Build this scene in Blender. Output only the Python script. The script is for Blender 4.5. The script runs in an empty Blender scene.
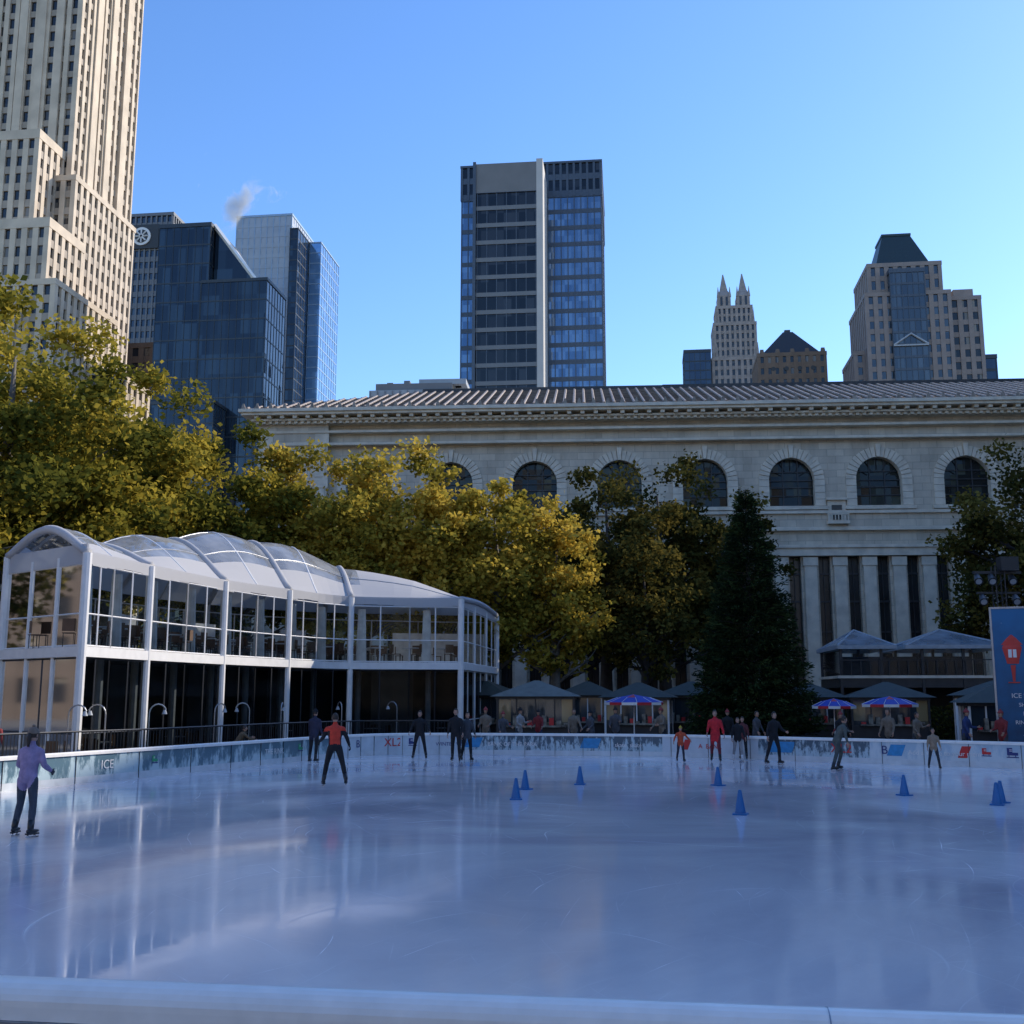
import bpy, math, random
import numpy as np
from mathutils import Vector, Matrix
random.seed(7); rng=np.random.default_rng(7)
S=bpy.context.scene
R=math.radians
# ------------------------------------------------------------ materials
def nmat(name):
    m=bpy.data.materials.new(name); m.use_nodes=True
    nt=m.node_tree; nt.nodes.clear()
    out=nt.nodes.new('ShaderNodeOutputMaterial')
    return m,nt,out
def N(nt,t,**k):
    n=nt.nodes.new(t)
    for a,b in k.items(): setattr(n,a,b)
    return n
def L(nt,a,b): nt.links.new(a,b)
def c4(c): return (c[0],c[1],c[2],1)
def mat(name,col,rough=.6,metal=0,var=.15,scale=3,bump=.0,spec=.5,col2=None,stretch=(1,1,1)):
    m,nt,out=nmat(name)
    p=N(nt,'ShaderNodeBsdfPrincipled'); p.inputs['Roughness'].default_value=rough
    p.inputs['Metallic'].default_value=metal; p.inputs['Specular IOR Level'].default_value=spec
    tc=N(nt,'ShaderNodeTexCoord'); mp=N(nt,'ShaderNodeMapping'); mp.inputs['Scale'].default_value=stretch
    L(nt,tc.outputs['Object'],mp.inputs[0])
    no=N(nt,'ShaderNodeTexNoise'); no.inputs['Scale'].default_value=scale; no.inputs['Detail'].default_value=5
    L(nt,mp.outputs[0],no.inputs[0])
    mx=N(nt,'ShaderNodeMix',data_type='RGBA')
    lo=tuple(max(0,c*(1-var)) for c in col); hi=col2 if col2 else tuple(min(1,c*(1+var)) for c in col)
    rmp=N(nt,'ShaderNodeMapRange'); rmp.inputs[1].default_value=.3; rmp.inputs[2].default_value=.7
    L(nt,no.outputs[0],rmp.inputs[0]); L(nt,rmp.outputs[0],mx.inputs[0])
    mx.inputs[6].default_value=c4(lo); mx.inputs[7].default_value=c4(hi)
    L(nt,mx.outputs[2],p.inputs['Base Color'])
    if bump:
        b=N(nt,'ShaderNodeBump'); b.inputs['Strength'].default_value=bump; b.inputs['Distance'].default_value=.05
        L(nt,no.outputs[0],b.inputs['Height']); L(nt,b.outputs[0],p.inputs['Normal'])
    L(nt,p.outputs[0],out.inputs[0]); return m
def stone(name,col,bw=1.4,bh=.6,bump=.4,mort=.74,rough=.8,var=.18):
    m,nt,out=nmat(name); p=N(nt,'ShaderNodeBsdfPrincipled'); p.inputs['Roughness'].default_value=rough
    tc=N(nt,'ShaderNodeTexCoord'); sp=N(nt,'ShaderNodeSeparateXYZ'); L(nt,tc.outputs['Object'],sp.inputs[0])
    ad=N(nt,'ShaderNodeMath',operation='ADD'); L(nt,sp.outputs[0],ad.inputs[0]); L(nt,sp.outputs[1],ad.inputs[1])
    cb=N(nt,'ShaderNodeCombineXYZ'); L(nt,ad.outputs[0],cb.inputs[0]); L(nt,sp.outputs[2],cb.inputs[1])
    br=N(nt,'ShaderNodeTexBrick'); br.inputs['Scale'].default_value=1; br.inputs['Brick Width'].default_value=bw
    br.inputs['Row Height'].default_value=bh; br.inputs['Mortar Size'].default_value=.025; br.inputs['Mortar Smooth'].default_value=.3
    br.inputs['Color1'].default_value=c4([c*(1+var*.6) for c in col]); br.inputs['Color2'].default_value=c4([c*(1-var*.6) for c in col])
    br.inputs['Mortar'].default_value=c4([c*mort for c in col]); L(nt,cb.outputs[0],br.inputs[0])
    no=N(nt,'ShaderNodeTexNoise'); no.inputs['Scale'].default_value=.35; no.inputs['Detail'].default_value=8; no.inputs['Roughness'].default_value=.65
    mp=N(nt,'ShaderNodeMapping'); mp.inputs['Scale'].default_value=(1.5,1.5,.5); L(nt,tc.outputs['Object'],mp.inputs[0]); L(nt,mp.outputs[0],no.inputs[0])
    mr=N(nt,'ShaderNodeMapRange'); mr.inputs[1].default_value=.3; mr.inputs[2].default_value=.7; mr.inputs[3].default_value=.68; mr.inputs[4].default_value=1.12
    L(nt,no.outputs[0],mr.inputs[0])
    mx=N(nt,'ShaderNodeMix',data_type='RGBA',blend_type='MULTIPLY'); mx.inputs[0].default_value=1
    L(nt,br.outputs[0],mx.inputs[6]); L(nt,mr.outputs[0],mx.inputs[7]); L(nt,mx.outputs[2],p.inputs['Base Color'])
    b=N(nt,'ShaderNodeBump'); b.inputs['Strength'].default_value=bump; b.inputs['Distance'].default_value=.03; b.invert=True
    L(nt,br.outputs['Fac'],b.inputs['Height']); L(nt,b.outputs[0],p.inputs['Normal'])
    L(nt,p.outputs[0],out.inputs[0]); return m
def winglass(name,col,bay,flr,metal=0.,rough=.08,light=(.35,.33,.28),pl=.25,spec=.8,wob=.02):
    """panes with a per-pane difference (blinds) and slightly uneven reflections"""
    m,nt,out=nmat(name); p=N(nt,'ShaderNodeBsdfPrincipled'); p.inputs['Roughness'].default_value=rough
    p.inputs['Metallic'].default_value=metal; p.inputs['Specular IOR Level'].default_value=spec
    tc=N(nt,'ShaderNodeTexCoord'); ad=N(nt,'ShaderNodeVectorMath',operation='ADD'); ad.inputs[1].default_value=(.37,.37,.1)
    L(nt,tc.outputs['Object'],ad.inputs[0])
    dv=N(nt,'ShaderNodeVectorMath',operation='DIVIDE'); dv.inputs[1].default_value=(bay,bay,flr); L(nt,ad.outputs[0],dv.inputs[0])
    fl=N(nt,'ShaderNodeVectorMath',operation='FLOOR'); L(nt,dv.outputs[0],fl.inputs[0])
    wn=N(nt,'ShaderNodeTexWhiteNoise'); L(nt,fl.outputs[0],wn.inputs[0])
    mr=N(nt,'ShaderNodeMapRange'); mr.inputs[1].default_value=1-pl; mr.inputs[2].default_value=1.0; L(nt,wn.outputs[0],mr.inputs[0])
    mx=N(nt,'ShaderNodeMix',data_type='RGBA'); mx.inputs[6].default_value=c4(col); mx.inputs[7].default_value=c4(light)
    L(nt,mr.outputs[0],mx.inputs[0]); L(nt,mx.outputs[2],p.inputs['Base Color'])
    ge=N(nt,'ShaderNodeNewGeometry'); sb=N(nt,'ShaderNodeVectorMath',operation='SUBTRACT'); sb.inputs[1].default_value=(.5,.5,.5)
    L(nt,wn.outputs[1],sb.inputs[0]); sc=N(nt,'ShaderNodeVectorMath',operation='SCALE'); sc.inputs['Scale'].default_value=wob
    L(nt,sb.outputs[0],sc.inputs[0]); a2=N(nt,'ShaderNodeVectorMath',operation='ADD'); L(nt,ge.outputs['Normal'],a2.inputs[0]); L(nt,sc.outputs[0],a2.inputs[1])
    nn=N(nt,'ShaderNodeVectorMath',operation='NORMALIZE'); L(nt,a2.outputs[0],nn.inputs[0]); L(nt,nn.outputs[0],p.inputs['Normal'])
    L(nt,p.outputs[0],out.inputs[0]); return m
def thinglass(name,tint=(.9,.95,.97),refl=.0,diff=.0,dcol=(.8,.85,.9),ior=1.35):
    m,nt,out=nmat(name); t=N(nt,'ShaderNodeBsdfTransparent'); t.inputs[0].default_value=c4(tint)
    g=N(nt,'ShaderNodeBsdfGlossy'); g.inputs['Roughness'].default_value=.05
    fr=N(nt,'ShaderNodeFresnel'); fr.inputs[0].default_value=ior
    a=N(nt,'ShaderNodeMath',operation='ADD'); a.inputs[1].default_value=refl; L(nt,fr.outputs[0],a.inputs[0])
    ms=N(nt,'ShaderNodeMixShader'); L(nt,a.outputs[0],ms.inputs[0]); L(nt,t.outputs[0],ms.inputs[1]); L(nt,g.outputs[0],ms.inputs[2])
    last=ms
    if diff:
        d=N(nt,'ShaderNodeBsdfDiffuse'); d.inputs[0].default_value=c4(dcol)
        m2=N(nt,'ShaderNodeMixShader')
        tc=N(nt,'ShaderNodeTexCoord'); no=N(nt,'ShaderNodeTexNoise'); no.inputs['Scale'].default_value=.8; L(nt,tc.outputs['Object'],no.inputs[0])
        mu=N(nt,'ShaderNodeMath',operation='MULTIPLY'); mu.inputs[1].default_value=diff*2; L(nt,no.outputs[0],mu.inputs[0]); L(nt,mu.outputs[0],m2.inputs[0])
        L(nt,ms.outputs[0],m2.inputs[1]); L(nt,d.outputs[0],m2.inputs[2]); last=m2
    L(nt,last.outputs[0],out.inputs[0]); return m
def leafmat(name,c1,c2,c3,trans=.35):
    m,nt,out=nmat(name); at=N(nt,'ShaderNodeAttribute'); at.attribute_name='tint'
    cr=N(nt,'ShaderNodeValToRGB'); e=cr.color_ramp.elements; e[0].color=c4(c1); e[0].position=.1; e[1].color=c4(c3); e[1].position=.9
    k=e.new(.5); k.color=c4(c2); L(nt,at.outputs['Fac'],cr.inputs[0])
    d=N(nt,'ShaderNodeBsdfDiffuse'); t=N(nt,'ShaderNodeBsdfTranslucent'); L(nt,cr.outputs[0],d.inputs[0]); L(nt,cr.outputs[0],t.inputs[0])
    ms=N(nt,'ShaderNodeMixShader'); ms.inputs[0].default_value=trans; L(nt,d.outputs[0],ms.inputs[1]); L(nt,t.outputs[0],ms.inputs[2])
    L(nt,ms.outputs[0],out.inputs[0]); return m
# ------------------------------------------------------------ mesh builder
class MB:
    def __init__(s): s.v=[]; s.f=[]; s.m=[]; s.mats=[]
    def mi(s,m):
        if m not in s.mats: s.mats.append(m)
        return s.mats.index(m)
    def poly(s,pts,m):
        n=len(s.v); s.v+= [tuple(p) for p in pts]; s.f.append(tuple(range(n,n+len(pts)))); s.m.append(s.mi(m))
    def _hex(s,vs,m):
        n=len(s.v); s.v+=vs
        for f in ((0,3,2,1),(4,5,6,7),(0,1,5,4),(1,2,6,5),(2,3,7,6),(3,0,4,7)): s.f.append(tuple(n+i for i in f)); s.m.append(s.mi(m))
    def box(s,x0,x1,y0,y1,z0,z1,m):
        s._hex([(x0,y0,z0),(x1,y0,z0),(x1,y1,z0),(x0,y1,z0),(x0,y0,z1),(x1,y0,z1),(x1,y1,z1),(x0,y1,z1)],m)
    def frust(s,x0,x1,y0,y1,z0,X0,X1,Y0,Y1,z1,m):
        s._hex([(x0,y0,z0),(x1,y0,z0),(x1,y1,z0),(x0,y1,z0),(X0,Y0,z1),(X1,Y0,z1),(X1,Y1,z1),(X0,Y1,z1)],m)
    def obox(s,p,q,w,z0,z1,m,off=0):
        p=Vector((p[0],p[1],0)); q=Vector((q[0],q[1],0)); d=(q-p).normalized(); nn=Vector((-d.y,d.x,0))
        a=p+nn*(off-w/2); b=q+nn*(off-w/2); c=q+nn*(off+w/2); e=p+nn*(off+w/2)
        s._hex([(k.x,k.y,z) for z in (z0,z1) for k in (a,b,c,e)],m)
    def tube(s,pts,rads,m,n=8,cap=True,side=None):
        pts=[Vector(p) for p in pts]; base=len(s.v); k=len(pts); prev=None
        for i,p in enumerate(pts):
            if i==0: d=pts[1]-p
            elif i==k-1: d=p-pts[i-1]
            else: d=pts[i+1]-pts[i-1]
            d=d.normalized() if d.length>1e-9 else Vector((0,0,1))
            if side is not None: a=Vector(side)-d*d.dot(Vector(side))
            elif prev is None:
                a=Vector((1,0,0)) if abs(d.x)<.9 else Vector((0,1,0)); a=a-d*d.dot(a)
            else: a=prev-d*d.dot(prev)
            a.normalize(); prev=a; b=d.cross(a)
            r=rads[i] if isinstance(rads,(list,tuple)) else rads
            ra,rb=(r if isinstance(r,(list,tuple)) else (r,r))
            for j in range(n):
                t=2*math.pi*j/n; s.v.append(tuple(p+a*(ra*math.cos(t))+b*(rb*math.sin(t))))
        mi=s.mi(m)
        for i in range(k-1):
            for j in range(n):
                s.f.append((base+i*n+j,base+i*n+(j+1)%n,base+(i+1)*n+(j+1)%n,base+(i+1)*n+j)); s.m.append(mi)
        if cap:
            s.f.append(tuple(base+j for j in range(n))[::-1]); s.m.append(mi)
            s.f.append(tuple(base+(k-1)*n+j for j in range(n))); s.m.append(mi)
    def ell(s,c,r,m,nu=14,nv=9,rot=None,filt=None):
        base=len(s.v); c=Vector(c); mi=s.mi(m); loc=[]
        for i in range(nv+1):
            ph=math.pi*i/nv
            for j in range(nu):
                t=2*math.pi*j/nu; q=Vector((math.sin(ph)*math.cos(t),math.sin(ph)*math.sin(t),math.cos(ph))); loc.append(q)
                w=Vector((q.x*r[0],q.y*r[1],q.z*r[2]))
                if rot is not None: w=rot@w
                s.v.append(tuple(c+w))
        for i in range(nv):
            for j in range(nu):
                a,b,d,e=i*nu+j,i*nu+(j+1)%nu,(i+1)*nu+(j+1)%nu,(i+1)*nu+j
                if filt and not filt((loc[a]+loc[b]+loc[d]+loc[e])/4): continue
                s.f.append((base+e,base+d,base+b,base+a)); s.m.append(mi)
    def build(s,name,loc=(0,0,0),rz=0,smooth=False,parent=None):
        me=bpy.data.meshes.new(name); me.from_pydata(s.v,[],s.f)
        for m in s.mats: me.materials.append(m)
        me.polygons.foreach_set('material_index',s.m)
        if smooth: me.polygons.foreach_set('use_smooth',[True]*len(s.f))
        me.update(); o=bpy.data.objects.new(name,me); S.collection.objects.link(o); o.location=loc; o.rotation_euler=(0,0,rz)
        if parent: o.parent=parent
        return o
# ------------------------------------------------------------ world / light / camera
SUN_EL=R(30); SUN_AZ=R(60)   # azimuth from +Y toward +X
w=bpy.data.worlds.new("World"); S.world=w; w.use_nodes=True; nt=w.node_tree
sky=nt.nodes.new('ShaderNodeTexSky'); sky.sky_type='NISHITA'; sky.sun_disc=False; sky.sun_elevation=SUN_EL; sky.sun_rotation=SUN_AZ
sky.air_density=1.1; sky.dust_density=.3; sky.ozone_density=4.0; sky.altitude=20
bg=nt.nodes['Background']; bg.inputs[1].default_value=.15
hs=nt.nodes.new('ShaderNodeHueSaturation'); hs.inputs['Hue'].default_value=.508; hs.inputs['Saturation'].default_value=1.16; hs.inputs['Value'].default_value=1.8; L(nt,sky.outputs[0],hs.inputs['Color']); L(nt,hs.outputs[0],bg.inputs[0])
sl=bpy.data.lights.new('sun_light','SUN'); sl.energy=5.0; sl.angle=R(.5); sl.color=(1,.91,.78)
so=bpy.data.objects.new('sun_light',sl); S.collection.objects.link(so)
sd=Vector((math.sin(SUN_AZ)*math.cos(SUN_EL),math.cos(SUN_AZ)*math.cos(SUN_EL),math.sin(SUN_EL)))
so.rotation_euler=sd.to_track_quat('Z','Y').to_euler()
cam=bpy.data.cameras.new('camera'); co=bpy.data.objects.new('camera',cam); S.collection.objects.link(co)
co.location=(0,0,2.35); co.rotation_euler=(R(90+9.45),0,0); cam.lens=38.67; cam.sensor_width=36; cam.clip_end=6000; cam.clip_start=.1
S.camera=co
S.view_settings.view_transform='Standard'; S.view_settings.look='None'; S.view_settings.exposure=0
# ------------------------------------------------------------ common materials
M_white=mat('white_paint',(.78,.76,.73),.45,var=.06)
M_cap=mat('white_plastic_cap',(.86,.82,.76),.32,var=.06,scale=6)
M_stone=stone('marble_ashlar',(.66,.56,.43))
M_stone2=mat('marble_trim',(.71,.615,.48),.75,var=.16,scale=1.2,bump=.2)
M_dark=mat('dark_metal',(.03,.03,.032),.45,var=.2)
M_steel=mat('steel',(.35,.36,.38),.35,.7)
M_asph=mat('paving',(.11,.105,.10),.85,var=.3,scale=1.5,bump=.3)
# ------------------------------------------------------------ ground
g=MB(); g.poly([(-3000,-300,0),(3000,-300,0),(3000,5000,0),(-3000,5000,0)],M_asph); g.build('ground')
# ------------------------------------------------------------ rink outline (smooth loop)
ctrl=[(-16.5,7.85),(-2.6,5.85),(2.3,5.15),(14,3.5),(20,2.9),(25,5.5),(27,12),(26,22),(22.5,30.2),(16.6,35.9),(11.8,39.4),(6.4,43.0),(2,44.2),(-2.6,44.9),(-5.2,44.2),(-7.0,41.5),(-9.0,36.6),(-12.45,28),(-16.2,19),(-18.6,12.8),(-18.6,9.3)]
def catmull(P,n,closed=True):
    out=[]; k=len(P)
    for i in range(k if closed else k-1):
        if closed: p0,p1,p2,p3=P[i-1],P[i],P[(i+1)%k],P[(i+2)%k]
        else: p0,p1,p2,p3=P[max(i-1,0)],P[i],P[i+1],P[min(i+2,k-1)]
        for j in range(n):
            t=j/n
            out.append(tuple(.5*((2*p1[a])+(-p0[a]+p2[a])*t+(2*p0[a]-5*p1[a]+4*p2[a]-p3[a])*t*t+(-p0[a]+3*p1[a]-3*p2[a]+p3[a])*t**3) for a in range(len(p1))))
    if not closed: out.append(tuple(P[-1]))
    return out
loop=catmull(ctrl,8)
# ice
m,nt,out=nmat('ice'); p=N(nt,'ShaderNodeBsdfPrincipled'); tc=N(nt,'ShaderNodeTexCoord')
def noise(scale,det=4,st=(1,1,1),dist=0,rg=.5):
    mp=N(nt,'ShaderNodeMapping'); mp.inputs['Scale'].default_value=st; L(nt,tc.outputs['Object'],mp.inputs[0])
    n=N(nt,'ShaderNodeTexNoise'); n.inputs['Scale'].default_value=scale; n.inputs['Detail'].default_value=det; n.inputs['Distortion'].default_value=dist
    n.inputs['Roughness'].default_value=rg; L(nt,mp.outputs[0],n.inputs[0]); return n
n1=noise(.13,7,(1,1,1),.9,.62); cr=N(nt,'ShaderNodeValToRGB'); cr.color_ramp.elements[0].position=.36; cr.color_ramp.elements[1].position=.64
cr.color_ramp.elements[0].color=(.62,.56,.60,1); cr.color_ramp.elements[1].color=(.95,.88,.84,1); L(nt,n1.outputs[0],cr.inputs[0])
def arcs(cx,cy,freq,width,seedscale):
    mp=N(nt,'ShaderNodeMapping'); mp.inputs['Location'].default_value=(-cx,-cy,0); L(nt,tc.outputs['Object'],mp.inputs[0])
    ln=N(nt,'ShaderNodeVectorMath',operation='LENGTH'); L(nt,mp.outputs[0],ln.inputs[0])
    wv=N(nt,'ShaderNodeMath',operation='MULTIPLY'); wv.inputs[1].default_value=freq; L(nt,ln.outputs['Value'],wv.inputs[0])
    nz=noise(.12,2); md=N(nt,'ShaderNodeMath',operation='MULTIPLY_ADD'); md.inputs[1].default_value=6; L(nt,nz.outputs[0],md.inputs[0]); L(nt,wv.outputs[0],md.inputs[2])
    fr=N(nt,'ShaderNodeMath',operation='FRACT'); L(nt,md.outputs[0],fr.inputs[0])
    s=N(nt,'ShaderNodeMath',operation='SUBTRACT'); s.inputs[1].default_value=.5; L(nt,fr.outputs[0],s.inputs[0]); a=N(nt,'ShaderNodeMath',operation='ABSOLUTE'); L(nt,s.outputs[0],a.inputs[0])
    r=N(nt,'ShaderNodeMapRange'); r.inputs[1].default_value=0; r.inputs[2].default_value=width; r.inputs[3].default_value=1; r.inputs[4].default_value=0; L(nt,a.outputs[0],r.inputs[0])
    nm=noise(seedscale,3); mm=N(nt,'ShaderNodeMapRange'); mm.inputs[1].default_value=.5; mm.inputs[2].default_value=.68; mm.inputs[3].default_value=0; mm.inputs[4].default_value=.5; L(nt,nm.outputs[0],mm.inputs[0])
    o=N(nt,'ShaderNodeMath',operation='MULTIPLY'); L(nt,r.outputs[0],o.inputs[0]); L(nt,mm.outputs[0],o.inputs[1]); return o
A=[arcs(-25,30,1.1,.012,.4),arcs(22,4,.8,.010,.55),arcs(3,24,.9,.010,.7),arcs(6,12,1.6,.014,.9),arcs(-6,14,1.9,.014,.63),arcs(30,40,1.3,.012,.5),arcs(1.5,9.5,.55,.016,.31)]
cur=A[0]
for q in A[1:]:
    mx_=N(nt,'ShaderNodeMath',operation='MAXIMUM'); L(nt,cur.outputs[0],mx_.inputs[0]); L(nt,q.outputs[0],mx_.inputs[1]); cur=mx_
lf=cur
ns_=noise(9,6,(1,1,1),0,.75); sm_=N(nt,'ShaderNodeMapRange'); sm_.inputs[1].default_value=.58; sm_.inputs[2].default_value=.75; sm_.inputs[3].default_value=0; sm_.inputs[4].default_value=.3; L(nt,ns_.outputs[0],sm_.inputs[0])
lf2=N(nt,'ShaderNodeMath',operation='MAXIMUM'); L(nt,lf.outputs[0],lf2.inputs[0]); L(nt,sm_.outputs[0],lf2.inputs[1])
mc=N(nt,'ShaderNodeMix',data_type='RGBA'); L(nt,lf2.outputs[0],mc.inputs[0]); L(nt,cr.outputs[0],mc.inputs[6]); mc.inputs[7].default_value=(.96,.93,.91,1)
L(nt,mc.outputs[2],p.inputs['Base Color'])
n2=noise(.2,6,(1,1,1),.8); rr=N(nt,'ShaderNodeMapRange'); rr.inputs[1].default_value=.35; rr.inputs[2].default_value=.7; rr.inputs[3].default_value=.04; rr.inputs[4].default_value=.20
L(nt,n2.outputs[0],rr.inputs[0]); ra=N(nt,'ShaderNodeMath',operation='MULTIPLY_ADD'); ra.inputs[1].default_value=.4; L(nt,lf.outputs[0],ra.inputs[0]); L(nt,rr.outputs[0],ra.inputs[2])
L(nt,ra.outputs[0],p.inputs['Roughness']); p.inputs['IOR'].default_value=1.48; p.inputs['Specular IOR Level'].default_value=1.0
n3=noise(1.1,4,(1,1,1),.3); b=N(nt,'ShaderNodeBump'); b.inputs['Strength'].default_value=.10; b.inputs['Distance'].default_value=.015; L(nt,n3.outputs[0],b.inputs['Height'])
L(nt,b.outputs[0],p.inputs['Normal'])
L(nt,p.outputs[0],out.inputs[0]); M_ice=m
g=MB(); g.poly([(x,y,.01) for x,y in loop],M_ice); g.build('ice_rink_surface')
# boards
def admat(name,base,pat,scale=3.,thr=.5):
    m,nt,out=nmat(name); p=N(nt,'ShaderNodeBsdfPrincipled'); p.inputs['Roughness'].default_value=.3
    tc=N(nt,'ShaderNodeTexCoord'); mp=N(nt,'ShaderNodeMapping'); mp.inputs['Scale'].default_value=(1,1,.35); L(nt,tc.outputs['Object'],mp.inputs[0])
    n=N(nt,'ShaderNodeTexNoise'); n.inputs['Scale'].default_value=scale; n.inputs['Detail'].default_value=6; n.inputs['Roughness'].default_value=.7; L(nt,mp.outputs[0],n.inputs[0])
    sp=N(nt,'ShaderNodeSeparateXYZ'); L(nt,tc.outputs['Object'],sp.inputs[0])
    ma=N(nt,'ShaderNodeMath',operation='MULTIPLY_ADD'); ma.inputs[1].default_value=-.25; L(nt,sp.outputs[2],ma.inputs[0]); L(nt,n.outputs[0],ma.inputs[2])
    r=N(nt,'ShaderNodeMapRange'); r.inputs[1].default_value=thr-.16; r.inputs[2].default_value=thr-.06; L(nt,ma.outputs[0],r.inputs[0])
    x=N(nt,'ShaderNodeMix',data_type='RGBA'); x.inputs[6].default_value=c4(base); x.inputs[7].default_value=c4(pat); L(nt,r.outputs[0],x.inputs[0])
    L(nt,x.outputs[2],p.inputs['Base Color']); L(nt,p.outputs[0],out.inputs[0]); return m
A_ice=admat('ad_winter_forest',(.11,.19,.23),(.48,.60,.62),2.6,.50)
A_blue=admat('ad_pale_blue',(.40,.52,.60),(.60,.66,.68),1.2,.48)
A_dk=admat('ad_dark_skyline',(.06,.11,.15),(.46,.58,.62),6,.50)
A_wh=mat('ad_white',(.56,.61,.64),.3,var=.08)
A_kick=mat('kick_plate',(.60,.64,.66),.35,var=.12)
rb=MB(); P=[Vector((x,y,0)) for x,y in loop]; n=len(P)
for i in range(n):
    a,b_=P[i],P[(i+1)%n]; d=(b_-a); d.normalize(); inn=Vector((-d.y,d.x,0))
    near=(a.y<9.5 and b_.y<9.5)
    H=.86
    def q(off,z0,z1,m):
        rb.poly([tuple(a+inn*off+Vector((0,0,z0))),tuple(b_+inn*off+Vector((0,0,z0))),tuple(b_+inn*off+Vector((0,0,z1))),tuple(a+inn*off+Vector((0,0,z1)))],m)
    mid=(a+b_)/2
    if mid.x<-6.5 and mid.y>9: am=A_ice
    elif mid.x<-2: am=A_wh
    elif mid.x<6: am=A_dk
    elif mid.x<9: am=A_wh
    elif mid.x<12.4: am=A_dk
    else: am=A_blue
    if near: am=A_ice
    q(.05,0.0,.2,A_kick); q(.045,.2,H-.06,am); q(-.05,0,H-.06,am if near else A_wh)
    hz=H if not near else .955
    prof=[(-.09,hz-.10),(-.09,hz-.03),(-.06,hz),(.06,hz),(.09,hz-.03),(.09,hz-.10)] if not near else [(-.13,hz-.17)]+[(.125*math.cos(math.pi-math.pi*k_/12),hz-.11+.11*math.sin(math.pi*k_/12)) for k_ in range(13)]+[(.12,hz-.15)]
    for k in range(len(prof)):
        (o1,z1),(o2,z2)=prof[k],prof[(k+1)%len(prof)]
        rb.poly([tuple(a+inn*o1+Vector((0,0,z1))),tuple(b_+inn*o1+Vector((0,0,z1))),tuple(b_+inn*o2+Vector((0,0,z2))),tuple(a+inn*o2+Vector((0,0,z2)))],M_cap)
    if near: q(-.15,hz-.215,hz-.172,M_steel); rb.poly([tuple(a+inn*-.15+Vector((0,0,hz-.172))),tuple(b_+inn*-.15+Vector((0,0,hz-.172))),tuple(b_+inn*-.12+Vector((0,0,hz-.172))),tuple(a+inn*-.12+Vector((0,0,hz-.172)))],M_steel)
board=rb.build('ice_rink_boards')
sm=MB()
for i in range(0,n,2):
    a,b_=P[i],P[(i+1)%n]; d=(b_-a).normalized()
    c=a+d*.3
    sm.obox((c.x,c.y),(c.x+d.x*.012,c.y+d.y*.012),.02,.02,.76,M_dark,off=.055)
for fx in (-2.9,1.9):
    i=min(range(n),key=lambda k:(P[k]-Vector((fx,5.6,0))).length); a,b_=P[i],P[(i+1)%n]; d=(b_-a).normalized(); nn=Vector((-d.y,d.x,0))
    pts=[(.128*math.cos(math.pi*k_/12),.955-.11+.1125*math.sin(math.pi*k_/12)) for k_ in range(13)]
    for (o1,z1),(o2,z2) in zip(pts[:-1],pts[1:]): sm.poly([a+nn*o1+Vector((0,0,z1)),a+d*.006+nn*o1+Vector((0,0,z1)),a+d*.006+nn*o2+Vector((0,0,z2)),a+nn*o2+Vector((0,0,z2))],M_steel)
sm.build('seams',parent=board)
M_red=mat('red_print',(.6,.03,.03),.4,var=.1); M_navy=mat('navy_print',(.02,.04,.18),.4,var=.1); M_grn=mat('green_print',(.05,.35,.15),.4,var=.1); M_cyan=mat('blue_print',(.03,.25,.50),.4,var=.15,scale=8)
def label(txt,x,y,z,size,rz,m,parent,rx=90):
    c=bpy.data.curves.new('lettering','FONT'); c.body=txt; c.size=size; c.extrude=.002; c.align_x='CENTER'
    o=bpy.data.objects.new('lettering',c); S.collection.objects.link(o); o.location=(x,y,z); o.rotation_euler=(R(rx),0,rz); c.materials.append(m); o.parent=parent
def near_idx(x,y): return min(range(n),key=lambda i:(P[i]-Vector((x,y,0))).length)
for (x,y,t,s,mm_) in [(14.6,37.4,'Add a venue to your memory',.22,M_white),(17.6,34.9,'BANK OF THE PARK',.22,M_navy),(11.9,39.3,'XL2',.45,M_red),(7.5,42.4,'A  BANK',.24,M_red),(-2.2,44.9,'WINTER VILLAGE',.2,M_navy),(-4.6,44.5,'XL2',.45,M_red),(-8.2,38.6,'THE RINK',.26,M_white),(-11,31.6,'ICE',.34,M_white),(0.2,44.6,'BANK OF THE PARK',.22,M_white),(4.6,43.6,'skate  skate',.22,M_white),(-5.9,43.4,'B',.4,M_navy),(12.9,38.6,'B',.4,M_navy)]:
    i=near_idx(x,y); a,b_=P[i],P[(i+1)%n]; d=(b_-a).normalized(); inn=Vector((-d.y,d.x,0)); c=a.lerp(b_,.3)+inn*.066
    label(t,c.x,c.y,.36,s,math.atan2(-d.y,-d.x),mm_,board)
lg=MB()
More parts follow.
